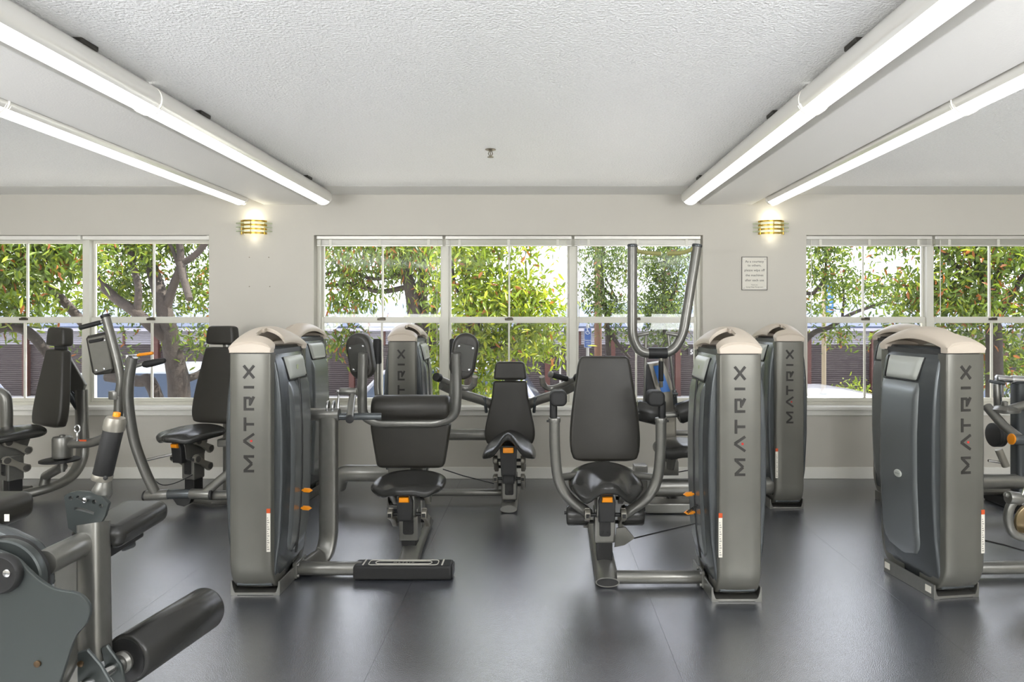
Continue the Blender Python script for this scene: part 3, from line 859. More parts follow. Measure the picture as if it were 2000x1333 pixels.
# ================================================================== the weight machines
G1 = 'weight machines in the gym'
def seat(T, x, y, z, rz=0, **kw):
    g = seat_geom(**kw)
    M = Matrix.Translation((x, y, z)) @ Matrix.Rotation(rz, 4, 'Z')
    return T.w('seat', xf(g, M), PADG)
def holes_plate(outer, holes, th, O, U, Vv, W):
    from mathutils.geometry import tessellate_polygon
    O, U, Vv, W = Vector(O), Vector(U), Vector(Vv), Vector(W)
    loops = [[Vector((a, b, 0)) for a, b in lp] for lp in [outer] + holes]
    flat = [p for lp in loops for p in lp]
    tri = tessellate_polygon(loops)
    n = len(flat)
    V = [O + U * p.x + Vv * p.y for p in flat] + [O + U * p.x + Vv * p.y + W * th for p in flat]
    Fc = [list(t) for t in tri] + [[i + n for i in t][::-1] for t in tri]
    k = 0
    for lp in loops:
        m = len(lp)
        for i in range(m):
            a, b = k + i, k + (i + 1) % m
            Fc.append([a, b, b + n, a + n])
        k += m
    return V, Fc
def circ(cx, cy, r, n=14):
    return [(cx + r * math.cos(2 * PI * i / n), cy + r * math.sin(2 * PI * i / n)) for i in range(n)]
def pxpoly(pts, Y):
    """outline in metres (x, z) from frame positions at depth Y"""
    out = []
    for a, b in pts:
        q = P(a, b, Y); out.append((q.x, q.z))
    return out
# ---------------------------------------------------------------- abdominal machine (left of centre)
T = Thing('weight_machine', (-0.85, 3.75, 0), 'abdominal crunch machine with two raised shoulder pads, roll pad and black foot rest', 'gym machine', G1)
tower(T, -1.423, 3.525, 0, 1)
T.w('base_tube', cyl((-1.305, 3.575, 0.045), (-0.95, 3.575, 0.045), 0.036), SILVER)
T.w('tube_flange', join(boxmm((-1.31, 3.53, 0.006), (-1.285, 3.62, 0.088), 0.004), *[cyl((-1.287, 3.54 + 0.07 * a, 0.018 + 0.058 * b), (-1.275, 3.54 + 0.07 * a, 0.018 + 0.058 * b), 0.009, 0.001, 6) for a in (0, 1) for b in (0, 1)]), SILVER)
fr_ = T.w('foot_rest', boxmm((-0.986, 3.515, 0.004), (-0.464, 3.625, 0.078), 0.012), RUBBER)
for w_, h_ in ((0.37, 0.070), (0.30, 0.040)):
    T.w('grip_inlay', tube([(-0.725 + a, 3.57 + b, 0.078) for a, b in rrect(w_, h_, 0.019)] + [(-0.725 + w_ / 2, 3.57 + h_ / 2 - 0.019, 0.078)], 0.0028, 6), mat('inlay_grey', srgb(190, 186, 176), 0.5), parent=fr_)
T.w('grip_inlay', join(boxmm((-0.94, 3.53, 0.076), (-0.932, 3.612, 0.0802)), boxmm((-0.52, 3.53, 0.076), (-0.512, 3.612, 0.0802))), MATS['inlay_grey'], parent=fr_)
T.w('grip_lettering', xf(text_geom('MATRIX', 0.022, 'CENTER', 1.6), Matrix.Translation((-0.725, 3.563, 0.0785))), MATS['inlay_grey'], parent=fr_)
T.w('foot_rest_end_cap', boxmm((-0.466, 3.53, 0.012), (-0.458, 3.61, 0.07), 0.003), BLACK, parent=fr_)
T.w('floor_rail', tube([(-0.725, 3.62, 0.03), (-0.745, 3.9, 0.03), (-0.77, 4.45, 0.03)], 0.062, 20, ry=0.026, up=Z_), SILVER)
mechanism(T, -0.764, 3.95, 0, -0.045)
seat(T, -0.768, 3.94, 0.462, 0, w=0.425, d=0.36, th=0.06, droop=0.022, scoop=0.03, nose=0.03, nosez=-0.02)
T.w('lower_back_pad', pad_world([(0.17, 0), (0.205, 0.012), (0.222, 0.09), (0.24, 0.2), (0.248, 0.265), (0.235, 0.285)], 0.08, -0.80, 4.12, 0.455, 0, 0.0, 0.022, 0.0), PAD)
q0, q1 = P(728, 797, 4.12), P(880, 797, 4.12)
T.w('roll_pad', lathe([(0.05, 0), (0.064, 0.004), (0.074, 0.014), (0.079, 0.032), (0.081, 0.24), (0.079, q1.x - q0.x - 0.032), (0.074, q1.x - q0.x - 0.014), (0.064, q1.x - q0.x - 0.004), (0.05, q1.x - q0.x)], q0, X_, 32), PAD)
T.w('pad_yoke', tube(fillet([P(709, 690, 3.99), P(707, 770, 4.03), P(708, 812, 4.08), P(735, 827, 4.11), P(858, 827, 4.11), P(890, 812, 4.08), P(893, 770, 4.03), P(891, 690, 3.99)], 0.07), 0.029, 18), SILVER)
for cx_, an, s_ in ((700, 0.16, -1), (907, -0.17, 1)):
    c = P(cx_, 697, 4.03)
    U = Vector((math.cos(an), 0.18 * s_, math.sin(an))).normalized(); Vv = Vector((-math.sin(an), 0, math.cos(an)))
    W = U.cross(Vv); W = W if W.y > 0 else -W
    p = T.w('shoulder_pad', slab(rrect(0.158, 0.285, 0.078, 10), 0.075, 0.024, c, U, Vv, W, 4), PAD)
    T.w('pad_plate', slab(rrect(0.115, 0.165, 0.025), 0.008, 0.002, c - W * 0.006 - Vv * 0.008, U, Vv, W, 1), mat('plate_dark', srgb(66, 66, 62), 0.45, 0.3), parent=p)
    for a in (-1, 1):
        for b in (-1, 1):
            cc = c - W * 0.006 + U * 0.042 * a + Vv * (0.066 * b - 0.008)
            T.w('screw', lathe([(0.007, 0), (0.007, 0.003), (0.004, 0.005)], cc, -W, 10), CHROME, parent=p)
T.w('rear_handle', tube(fillet([P(737, 700, 4.32), P(737, 765, 4.32), P(742, 790, 4.32), P(775, 806, 4.32), P(850, 806, 4.32), P(880, 790, 4.32), P(885, 765, 4.32), P(886, 700, 4.32)], 0.05), 0.022, 14), SILVER)
for cx_ in (737, 886):
    T.w('handle_grip', cyl(P(cx_, 712, 4.32), P(cx_, 662, 4.32), 0.027, 0.012, 16), RUBBER)
T.w('back_column', join(boxmm((-0.82, 4.22, 0.05), (-0.74, 4.34, 0.80), 0.012)), SILVER)
T.w('side_post', tube(fillet([P(642, 812, 3.80), P(642, 1050, 3.80), P(634, 1085, 3.76), Vector((-1.27, 3.60, 0.03))], 0.08, 8), 0.05, 24, ry=0.034, up=Y_, sq=0.45), SILVER)
T.w('pivot_tube', cyl(P(586, 810, 3.80), P(663, 810, 3.80), 0.036), SILVER)
for k_ in (641, 652):
    T.w('cam_lug', slab([(0.03 * math.cos(2 * PI * i / 20), 0.042 * math.sin(2 * PI * i / 20)) for i in range(20)], 0.012, 0.003, P(k_ - 2, 797, 3.80), Y_, Z_, X_, 2), CHROME)
T.w('pivot_shaft', cyl(P(660, 814, 3.80), P(745, 814, 3.86), 0.02), GUN)
T.w('crank_arm', join(cyl(P(664, 765, 3.86), P(697, 765, 3.86), 0.021), tube([P(690, 767, 3.88), P(686, 790, 3.78), P(683, 818, 3.68)], 0.02, 14)), SILVER)
T.w('crank_cap', cyl(P(683, 817, 3.685), P(683, 821, 3.66), 0.022, 0.004), BLACK)
T.w('crank_rod', join(cyl(P(662, 768, 3.86), P(659, 812, 3.82), 0.007, 0.001, 8), cyl(P(656, 765, 3.86), P(666, 765, 3.86), 0.009, 0.001, 8)), CHROME)
# ---------------------------------------------------------------- chest machine (right of centre)
T = Thing('weight_machine', (0.55, 3.6, 0), 'tall-backed chest press machine with curved arms and black knob handles, near tower on its right', 'gym machine', G1)
tower(T, 0.966, 3.45, 0.01, -1)
ft = T.w('floor_tube', tube([(0.352, 3.42, 0.031), (0.37, 4.0, 0.031), (0.385, 4.45, 0.031)], 0.062, 24, ry=0.026, up=Z_), SILVER)
T.w('tube_hollow_shade', tube([(0.352, 3.418, 0.031), (0.352, 3.43, 0.031)], 0.056, 24, ry=0.020, up=Z_), BLACK, parent=ft)  # black oval standing in for the shade inside the open tube end
T.w('cross_tube', cyl((0.40, 3.45, 0.047), (0.855, 3.45, 0.047), 0.033), SILVER)
T.w('tube_flange', join(boxmm((0.835, 3.41, 0.006), (0.85, 3.5, 0.09), 0.003), *[cyl((0.837, 3.42 + 0.07 * a, 0.018 + 0.06 * b), (0.825, 3.42 + 0.07 * a, 0.018 + 0.06 * b), 0.009, 0.001, 6) for a in (0, 1) for b in (0, 1)]), SILVER)
mechanism(T, 0.362, 3.72, 0, 0.02)
seat(T, 0.368, 3.72, 0.556, 0, droop=0.045, scoop=0.07, nose=0.045, nosez=-0.02, th=0.072, d=0.42)
T.w('backrest', pad_world([(0.14, 0), (0.19, 0.02), (0.208, 0.10), (0.205, 0.22), (0.188, 0.37), (0.169, 0.5), (0.156, 0.59), (0.138, 0.625)], 0.075, 0.392, 3.93, 0.54, 0, 0.11, 0.02, 0.0), PAD)
T.w('back_column', join(boxmm((0.345, 4.06, 0.03), (0.435, 4.18, 0.95), 0.012)), SILVER)
for s_, xs_ in ((-1, (1083, 1084, 1091, 1112, 1150)), (1, (1291, 1290, 1283, 1262, 1222))):
    a = T.w('press_arm', tube(catmull([P(xs_[0], 820, 3.62), P(xs_[1], 880, 3.62), P(xs_[2], 938, 3.62), P(xs_[3], 974, 3.63), P(xs_[4], 1004, 3.68)], 6), 0.029, 18), SILVER)
    T.w('collar', cyl(P(xs_[0], 826, 3.62), P(xs_[0], 816, 3.62), 0.033, 0.006), SILVER, parent=a)
    T.w('spring_pin', cyl(P(xs_[0], 823, 3.62) + X_ * s_ * 0.03, P(xs_[0], 823, 3.62) + X_ * s_ * 0.043, 0.006, 0.001, 10), BLACK, parent=a)
    st_ = T.w('handle_stem', cyl(P(xs_[0] + s_ * 2, 822, 3.62), P(xs_[0] + s_ * 2, 784, 3.61), 0.0205, 0.004), BLACK)
    T.w('handle_knob', slab(rrect(0.092, 0.082, 0.030, 8), 0.12, 0.016, P(xs_[0] - s_ * 8, 780, 3.55), X_, Z_, Y_, 4), RUBBER, parent=st_)
    xa = P(xs_[4] - s_ * -0 , 1010, 3.70)
    x_in, x_out = (0.28, 0.152) if s_ < 0 else (0.455, 0.585)
    T.w('lower_roller', lathe([(0.035, 0), (0.05, 0.006), (0.057, 0.02), (0.057, abs(x_out - x_in) - 0.012), (0.05, abs(x_out - x_in) - 0.003), (0.03, abs(x_out - x_in))], (x_in, 3.72, 0.288), X_ * s_, 24), PADG)
    T.w('roller_bolt', cyl((x_out, 3.72, 0.30), (x_out + s_ * 0.012, 3.72, 0.30), 0.009, 0.001, 8), BLACK)
    T.w('arm_stub', tube([P(xs_[2], 934, 3.64), Vector((0.368 + s_ * 0.13, 3.78, 0.50))], 0.021, 12), SILVER)
T.w('cable_gusset', slab(pxpoly([(1200, 1070), (1204, 1032), (1222, 1030), (1240, 1052), (1220, 1066)], 3.72), 0.01, 0.002, (0, 3.72, 0), X_, Z_, Y_, 1), SILVER)
T.w('cable', tube([P(1239, 1052, 3.72), P(1300, 1037, 3.6), P(1372, 1020, 3.5)], 0.004, 6), BLACK)
pts = []
a_, b_ = P(1342, 1002, 3.40), P(1369, 984, 3.45)
for i in range(81):
    t_ = i / 80; c = a_.lerp(b_, t_)
    pts.append(c + Vector((0, 0.007 * math.cos(t_ * 2 * PI * 10), 0.007 * math.sin(t_ * 2 * PI * 10))))
T.w('coiled_cord', tube(pts, 0.0028, 5), BLACK)
# ---------------------------------------------------------------- shoulder press (centre, by the window)
T = Thing('weight_machine', (-0.5, 5.0, 0), 'shoulder press machine with headrest and spread grips in front of the middle window', 'gym machine', G1)
tower(T, -0.992, 5.06, 0, 1)
mechanism(T, -0.216, 4.88, 0, -0.065, 0.004)
T.w('seat_release', box((-0.216, 4.655, 0.462), (0.075, 0.03, 0.038), 0.006), ORANGE)
T.w('release_cover', slab([(-0.05, 0.28), (0.05, 0.28), (0.062, 0.49), (-0.062, 0.49)], 0.08, 0.01, (-0.216, 4.665, 0), X_, Z_, Y_, 2), BLACK)
seat(T, -0.216, 4.83, 0.55, 0, w=0.385, d=0.42, droop=0.12, scoop=0.03, nose=0.03, nosez=0.05, th=0.065)
T.w('backrest', pad_world([(0.13, 0), (0.172, 0.015), (0.19, 0.07), (0.186, 0.14), (0.163, 0.25), (0.14, 0.36), (0.131, 0.45), (0.125, 0.485)], 0.075, -0.222, 5.02, 0.425, 0, 0.10, 0.018, 0.0), PAD)
T.w('headrest', pad_world([(0.11, 0), (0.124, 0.012), (0.122, 0.05), (0.112, 0.115), (0.10, 0.14)], 0.085, -0.222, 5.055, 0.915, 0, 0.06, 0.02, 0.0), PAD)
T.w('back_column', boxmm((-0.265, 5.13, 0.03), (-0.175, 5.25, 1.0), 0.012), SILVER)
T.w('floor_tube', tube([(-0.216, 4.72, 0.03), (-0.216, 5.3, 0.03)], 0.06, 20, ry=0.026, up=Z_), SILVER)
T.w('cross_tube', cyl((-0.88, 5.0, 0.075), (-0.25, 5.0, 0.075), 0.027), SILVER)
T.w('upper_tube', cyl((-0.90, 5.2, 0.475), (-0.25, 5.2, 0.475), 0.045), SILVER)
T.w('bumper_tube', tube(fillet([P(662, 950, 4.98), P(667, 924, 4.93), P(700, 925, 4.9), P(768, 925, 4.9)], 0.12), 0.055, 20, ry=0.062, up=Z_), SILVER)
T.w('cable', tube([P(865, 917, 4.8), P(905, 930, 4.82), P(968, 946, 4.86)], 0.004, 6), BLACK)
for s_ in (-1, 1):
    mx = lambda p: p if s_ < 0 else Vector((2 * -0.222 - p.x + 0.0, p.y, p.z))
    a = T.w('press_arm', tube([mx(v) for v in catmull([P(962, 792, 5.12), P(944, 783, 5.08), P(900, 769, 4.98), P(862, 752, 4.86)], 5)], 0.03, 16, ry=0.036), SILVER)
    T.w('handle_tube', tube([mx(v) for v in catmull([P(853, 737, 4.72), P(880, 749, 4.80), P(905, 758, 4.86), P(920, 757, 4.86), P(927, 748, 4.84)], 5)], 0.021, 14), SILVER, parent=a)
    T.w('round_end', cyl(mx(P(851, 736, 4.70)), mx(P(858, 739, 4.74)), 0.031, 0.006), RUBBER, parent=a)
    T.w('sleeve', tube([mx(P(926, 753, 4.85)), mx(P(928, 736, 4.82))], 0.021, 14), LINKM, parent=a)
    T.w('link_rod', cyl(mx(P(946, 776, 5.05)), mx(P(950, 806, 5.1)), 0.012, 0.002, 10), GUN)
g1 = T.w('front_grip', cyl(P(1076, 732, 4.70), P(1108, 741, 4.76), 0.021, 0.006), RUBBER)
T.w('grip_collar', cyl(P(1073, 731, 4.695), P(1078, 732.5, 4.705), 0.023, 0.003), SILVER, parent=g1)
T.w('grip_stem', tube([P(1107, 741, 4.76), P(1118, 742, 4.80), P(1132, 738, 4.82)], 0.014, 10), SILVER, parent=g1)
# ---------------------------------------------------------------- lat machine with tall U frame
T = Thing('weight_machine', (1.25, 5.0, 0), 'lat pull machine with tall U-shaped tube frame rising in front of the window', 'gym machine', G1)
tower(T, 1.794, 5.02, 0.02, -1)
T.w('u_frame', tube(fillet([P(1235, 478, 5.0), P(1235, 660, 5.0), P(1250, 690, 5.0), P(1312, 690, 5.0), P(1334, 655, 5.0), P(1362, 478, 5.0)], 0.11, 8), 0.037, 20), SILVER)
for a_, b_ in (((1235, 484), (1235, 477)), ((1361, 484), (1362, 477))):
    T.w('tube_cap', cyl(P(*a_, 5.0), P(*b_, 5.0), 0.039, 0.008), GUN)
T.w('frame_sleeve', cyl(P(1266, 690, 5.0), P(1303, 690, 5.0), 0.042, 0.006), BLACK)
OLIVE = mat('olive_foam', srgb(150, 148, 92), 0.7, 0, 0.2, 200)
for pp in (((1243, 490), (1262, 494), (1291, 496)), ((1303, 496), (1332, 494), (1353, 487))):
    T.w('upper_grip', tube(catmull([P(a, b, 5.0) for a, b in pp], 5), 0.016, 12), OLIVE)
for a_, b_ in (((1240, 656), (1267, 651)), ((1301, 651), (1330, 656))):
    T.w('inner_stub', cyl(P(*a_, 5.0), P(*b_, 5.0), 0.016), SILVER)
T.w('pull_rod', cyl(P(1262, 652, 5.0), P(1258, 800, 5.0), 0.010, 0.002, 10), SILVER)
T.w('pull_rod', cyl(P(1305, 652, 5.0), P(1318, 775, 5.02), 0.010, 0.002, 10), SILVER)
T.w('rod_fitting', join(cyl(P(1317, 762, 5.02), P(1320, 800, 5.04), 0.016, 0.003, 10), cyl(P(1314, 770, 4.99), P(1324, 770, 4.99), 0.012, 0.002, 8)), GUN)
up = pxpoly([(1266, 711), (1296, 706), (1306, 728), (1320, 772), (1322, 860), (1326, 930), (1296, 930), (1293, 860), (1288, 790)], 5.10)
u_ = T.w('upright', slab(up, 0.12, 0.012, (0, 5.10, 0), X_, Z_, Y_, 2), LINKM)
T.w('side_cover', slab(pxpoly([(1261, 714), (1267, 712), (1290, 786), (1290, 800), (1262, 800)], 5.12), 0.1, 0.004, (0, 5.12, 0), X_, Z_, Y_, 1), BLACK)
T.w('blue_placard', slab(pxpoly([(1276, 716), (1290, 713), (1309, 765), (1292, 767)], 5.097), 0.006, 0.001, (0, 5.093, 0), X_, Z_, Y_, 1), BLUEP, parent=u_)
gr = T.w('vertical_grip', cyl(P(1291, 745, 5.0), P(1291, 706, 5.0), 0.019, 0.004), RUBBER)
T.w('grip_knob', join(cyl(P(1291, 707, 5.0), P(1291, 699, 5.0), 0.018, 0.007), cyl(P(1291, 756, 5.02), P(1291, 744, 5.0), 0.015, 0.003)), LINKM, parent=gr)
T.w('thigh_roller', lathe([(0.05, 0), (0.066, 0.004), (0.076, 0.018), (0.076, 0.165), (0.066, 0.178), (0.05, 0.182)], P(1240, 800, 4.88), P(1288, 812, 4.88) - P(1240, 800, 4.88), 28), PADG)
T.w('thigh_roller', lathe([(0.05, 0), (0.066, 0.004), (0.076, 0.018), (0.076, 0.215), (0.066, 0.228), (0.05, 0.232)], P(1322, 810, 4.88), P(1385, 788, 4.88) - P(1322, 810, 4.88), 28), PADG)
T.w('roller_axle', cyl(P(1284, 812, 4.88), P(1326, 810, 4.88), 0.021), SILVER)
seat(T, 1.045, 4.86, 0.495, 0, droop=0.02, scoop=0.02, nose=0.04)
T.w('seat_post', join(tube([P(1316, 876, 4.98), P(1308, 915, 5.02)], 0.034, 16), boxmm((0.93, 5.0, 0.20), (1.05, 5.12, 0.31), 0.01)), SILVER)
T.w('rear_tube', cyl((1.0, 5.3, 0.47), (1.72, 5.3, 0.47), 0.022), SILVER)
T.w('main_tube', tube([(0.80, 4.78, 0.165), (1.3, 4.8, 0.165), (1.70, 4.85, 0.165)], 0.045, 22, ry=0.062, up=Z_), SILVER)
T.w('base_foot', join(boxmm((0.74, 4.70, 0.004), (1.09, 4.84, 0.075), 0.012), boxmm((0.99, 5.0, 0.004), (1.07, 5.3, 0.06), 0.01)), SILVER)
T.w('foot_cap', boxmm((0.67, 4.69, 0.002), (0.75, 4.85, 0.05), 0.01), BLACK)
T.w('foot_upright', boxmm((0.70, 4.9, 0.0), (0.80, 5.0, 0.30), 0.01), SILVER)
T.w('cable', tube([P(1300, 927, 5.05), P(1340, 920, 5.1), P(1400, 912, 5.1)], 0.004, 6), BLACK)
# ---------------------------------------------------------------- machine by the left window pier, tower hidden behind the near left tower
T = Thing('weight_machine', (-2.4, 5.0, 0), 'machine with headrest and bowed swing arm, its tower half hidden behind the near left tower', 'gym machine', G1)
tower(T, -1.86, 5.19, -0.10, -1, badge=True)
RZ = -0.27
mechanism(T, -2.60, 5.02, RZ, 0.05)
seat(T, -2.61, 5.0, 0.572, RZ, th=0.066, droop=0.02, scoop=0.03, nose=0.04, nosez=-0.02)
bx_, by_ = rotp(-2.61, 5.0, RZ, 0, 0.21)
T.w('backrest', pad_world([(0.14, 0), (0.195, 0.02), (0.215, 0.10), (0.20, 0.25), (0.165, 0.42), (0.135, 0.56), (0.122, 0.60)], 0.075, bx_, by_, 0.56, RZ, 0.10, 0.02, 0.0), PAD)
hx_, hy_ = rotp(-2.61, 5.0, RZ, 0, 0.275)
T.w('headrest', pad_world([(0.115, 0), (0.132, 0.012), (0.13, 0.07), (0.118, 0.135), (0.105, 0.15)], 0.085, hx_, hy_, 1.175, RZ, 0.06, 0.022, 0.0), PAD)
cx_, cy_ = rotp(-2.61, 5.0, RZ, 0.02, 0.36)
T.w('back_column', tube([(cx_, cy_, 0.0), (cx_, cy_, 1.28)], 0.04, 14), SILVER)
T.w('swing_arm', tube(catmull([P(303, 962, 4.76), P(283, 920, 4.74), P(262, 860, 4.70), P(251, 790, 4.66), P(252, 740, 4.62), P(259, 698, 4.60)], 6), 0.034, 18), SILVER)
T.w('swing_arm', tube([P(397, 966, 4.76), P(440, 930, 4.78), P(500, 878, 4.82), P(520, 850, 4.85)], 0.032, 16), SILVER)
T.w('yoke_tube', cyl(P(284, 969, 4.76), P(330, 966, 4.76), 0.037, 0.004), SILVER)
T.w('yoke_tube', cyl(P(372, 965, 4.76), P(414, 966, 4.76), 0.037, 0.004), SILVER)
T.w('yoke_sleeve', cyl(P(328, 966, 4.76), P(375, 965, 4.76), 0.035), GUN)
T.w('yoke_end_cap', cyl(P(282, 969, 4.76), P(286, 969, 4.76), 0.038, 0.003), BLACK)
T.w('yoke_end_cap', cyl(P(411, 966, 4.76), P(416, 966, 4.76), 0.038, 0.003), BLACK)
T.w('yoke_bracket', slab(pxpoly([(337, 970), (378, 970), (372, 984), (362, 989), (348, 986)], 4.76), 0.06, 0.006, (0, 4.74, 0), X_, Z_, Y_, 2), BLACK)
T.w('floor_tube', join(cyl(P(412, 968, 4.78), P(520, 968, 4.78), 0.034), tube([(-2.60, 4.98, 0.035), (-2.40, 4.9, 0.035), (-2.02, 5.1, 0.035)], 0.05, 14, ry=0.03, up=Z_)), SILVER)
lv = T.w('release_lever', join(cyl(P(245, 696, 4.6), P(272, 693, 4.6), 0.010, 0.002, 10), cyl(P(249, 705, 4.6), P(249, 694, 4.6), 0.014, 0.002, 10)), CHROME)
T.w('lever_tip', cyl(P(268, 694, 4.6), P(299, 690, 4.6), 0.011, 0.004, 12), ORANGE, parent=lv)
T.w('arm_grip', join(cyl(P(262, 716, 4.62), P(282, 710, 4.62), 0.016), ), SILVER)
T.w('grip_sleeve', lathe([(0.018, 0), (0.026, 0.02), (0.025, 0.08), (0.018, 0.15), (0.013, 0.155)], P(280, 713, 4.62), P(324, 704, 4.62) - P(280, 713, 4.62), 16), RUBBER)
T.w('rest_rod', cyl(P(283, 900, 5.15), P(356, 883, 5.15), 0.011, 0.004, 12), CHROME)
T.w('cable', tube(catmull([P(288, 915, 4.9), P(300, 936, 4.9), P(318, 948, 4.9), P(345, 943, 4.92), P(378, 927, 4.95)], 5), 0.004, 6), BLACK)
T.w('weight_arm', join(boxmm((-2.40, 5.12, 0.03), (-2.33, 5.2, 0.62), 0.01), boxmm((-2.46, 5.08, 0.40), (-2.30, 5.2, 0.46), 0.008)), SILVER)
# ---------------------------------------------------------------- machine at the far left
T = Thing('weight_machine', (-3.9, 5.1, 0), 'arm machine with headrest and paddle pad by the far left window', 'gym machine', G1)
RZ = -0.52
mechanism(T, -3.93, 4.98, RZ, 0.05)
seat(T, -3.95, 4.97, 0.572, RZ, th=0.066, droop=0.02, scoop=0.03, nose=0.04, nosez=-0.02)
bx_, by_ = rotp(-3.95, 4.97, RZ, 0, 0.215)
T.w('backrest', pad_world([(0.14, 0), (0.195, 0.02), (0.215, 0.10), (0.20, 0.25), (0.165, 0.42), (0.135, 0.56), (0.122, 0.60)], 0.075, bx_, by_, 0.545, RZ, 0.12, 0.02, 0.0), PAD)
hx_, hy_ = rotp(-3.95, 4.97, RZ, 0, 0.285)
T.w('headrest', pad_world([(0.115, 0), (0.132, 0.012), (0.13, 0.07), (0.118, 0.135), (0.105, 0.15)], 0.085, hx_, hy_, 1.165, RZ, 0.06, 0.022, 0.0), PAD)
T.w('headrest_stem', boxmm((hx_ - 0.03, hy_ + 0.05, 1.10), (hx_ + 0.05, hy_ + 0.09, 1.24), 0.006), BLACK)
T.w('main_frame', tube(catmull([P(-30, 985, 4.95), P(40, 968, 5.0), P(100, 952, 5.12), P(140, 930, 5.28), P(160, 890, 5.40), P(160, 830, 5.42), P(158, 762, 5.42)], 6), 0.058, 20, ry=0.036), SILVER)
T.w('frame_foot', boxmm(P(20, 984, 4.96) + Vector((0, 0, 0.004)), P(54, 964, 5.06), 0.01), BLACK)
T.w('cross_tube', tube([P(-40, 958, 5.08), P(60, 958, 5.15)], 0.035, 14), SILVER)
T.w('cable_plate', slab(pxpoly([(112, 664), (130, 690), (166, 752), (160, 768), (148, 772), (116, 742)], 5.40), 0.03, 0.006, (0, 5.40, 0), X_, Z_, Y_, 2), BAND)
T.w('brace', tube([P(118, 742, 5.42), P(156, 800, 5.42)], 0.03, 12), GUN)
T.w('left_upright', tube(fillet([P(-20, 766, 5.1), P(10, 768, 5.1), P(13, 800, 5.1), P(12, 990, 5.1)], 0.06), 0.04, 16), SILVER)
hub = P(122, 896, 4.95)
T.w('pivot_drum', lathe([(0.05, 0), (0.063, 0.006), (0.066, 0.015), (0.066, 0.15), (0.06, 0.162), (0.02, 0.166), (0.02, 0.175)], hub, Z_, 28), SILVER)
T.w('cam_disc', lathe([(0.11, 0), (0.13, 0.003), (0.13, 0.015), (0.10, 0.018)], hub - Z_ * 0.022 + X_ * -0.02, Z_, 30), BLACK)
T.w('drum_support', join(cyl(hub - Z_ * 0.10, hub, 0.018), tube([hub - Z_ * 0.06, P(90, 930, 5.1), P(84, 955, 5.1)], 0.035, 12)), SILVER)
T.w('swing_arm', tube(catmull([P(138, 868, 4.95), P(180, 865, 4.92), P(212, 848, 4.88), P(230, 812, 4.84), P(233, 772, 4.82)], 6), 0.033, 16), SILVER)
T.w('arm_joint', cyl(P(226, 780, 4.82), P(226, 764, 4.82), 0.045, 0.006), SILVER)
T.w('paddle_tube', tube(catmull([P(232, 772, 4.82), P(236, 745, 4.82), P(228, 700, 4.82), P(206, 617, 4.82)], 6), 0.030, 16), SILVER)
T.w('tube_cap', cyl(P(207, 621, 4.82), P(205, 615, 4.82), 0.032, 0.004), BLACK)
T.w('paddle_pad', slab(pxpoly([(166, 662), (170, 656), (207, 648), (221, 722), (216, 730), (184, 734), (178, 728)], 4.86), 0.07, 0.016, (0, 4.86, 0), X_, Z_, Y_, 3), PAD)
pp = T.w('paddle_plate', slab(pxpoly([(170, 662), (206, 654), (219, 721), (184, 730)], 4.845), 0.015, 0.003, (0, 4.845, 0), X_, Z_, Y_, 1), SILVER)
T.w('plate_slot', tube([P(175, 668, 4.842), P(202, 663, 4.842)], 0.012, 8), BLACK, parent=pp)
for a_, b_ in ((204, 665), (188, 724), (203, 721)):
    T.w('screw', lathe([(0.009, 0), (0.009, 0.004), (0.005, 0.006)], P(a_, b_, 4.842), -Y_, 10), CHROME, parent=pp)
T.w('paddle_grip', cyl(P(155, 641, 4.76), P(197, 630, 4.80), 0.017, 0.005), RUBBER)
T.w('grip_bracket', cyl(P(196, 630, 4.80), P(208, 628, 4.82), 0.014), SILVER)
kn = T.w('pull_ring_pin', join(cyl(P(151, 862, 4.86), P(151, 846, 4.86), 0.010), tube([P(151, 838, 4.86) + Vector((0.02 * math.cos(a * PI / 8), 0, 0.026 * math.sin(a * PI / 8))) for a in range(17)], 0.006, 8)), CHROME)
T.w('warning_label', box(P(162, 861, 4.87), (0.05, 0.004, 0.012), 0), STICKR)
# ---------------------------------------------------------------- leg machine in the near left corner
T = Thing('weight_machine', (-1.55, 2.1, 0), 'leg machine cut off by the lower left picture corner, with big foam roller', 'gym machine', G1)
SLATE = mat('slate_plate', srgb(74, 79, 78), 0.34, 0.4)
ra, rb = Vector((-1.262, 2.03, 0.35)), Vector((-1.196, 2.40, 0.35))
rl = T.w('foam_roller', lathe([(0.06, 0), (0.070, 0.003), (0.076, 0.012), (0.076, 0.36), (0.072, 0.37), (0.06, 0.376)], ra, rb - ra, 40), PADG)
T.w('roller_end', lathe([(0.066, 0), (0.066, 0.012), (0.055, 0.014)], ra + (rb - ra).normalized() * 0.01, ra - rb, 36), BLACK, parent=rl)
T.w('roller_hub', lathe([(0.032, 0), (0.034, 0.01), (0.028, 0.02), (0.016, 0.022)], ra + (ra - rb).normalized() * 0.004, ra - rb, 24), SILVER, parent=rl)
ax = (ra - rb).normalized()
T.w('roller_axle', cyl(ra, ra + ax * 0.16, 0.019), CHROME)
T.w('roller_bracket', slab(pxpoly([(196, 1268), (208, 1262), (236, 1300), (246, 1345), (232, 1350), (205, 1310)], 1.98), 0.012, 0.003, (0, 1.98, 0), X_, Z_, Y_, 1), SLATE)
T.w('roller_bracket', slab(pxpoly([(150, 1276), (170, 1270), (196, 1300), (222, 1345), (200, 1372), (150, 1372)], 1.90), 0.012, 0.003, (0, 1.90, 0), X_, Z_, Y_, 1), SLATE)
T.w('swing_post', tube([P(183, 1022, 2.08), P(184, 1150, 2.04), P(186, 1292, 2.0)], 0.036, 24, ry=0.04, up=Y_, sq=0.5), SILVER)
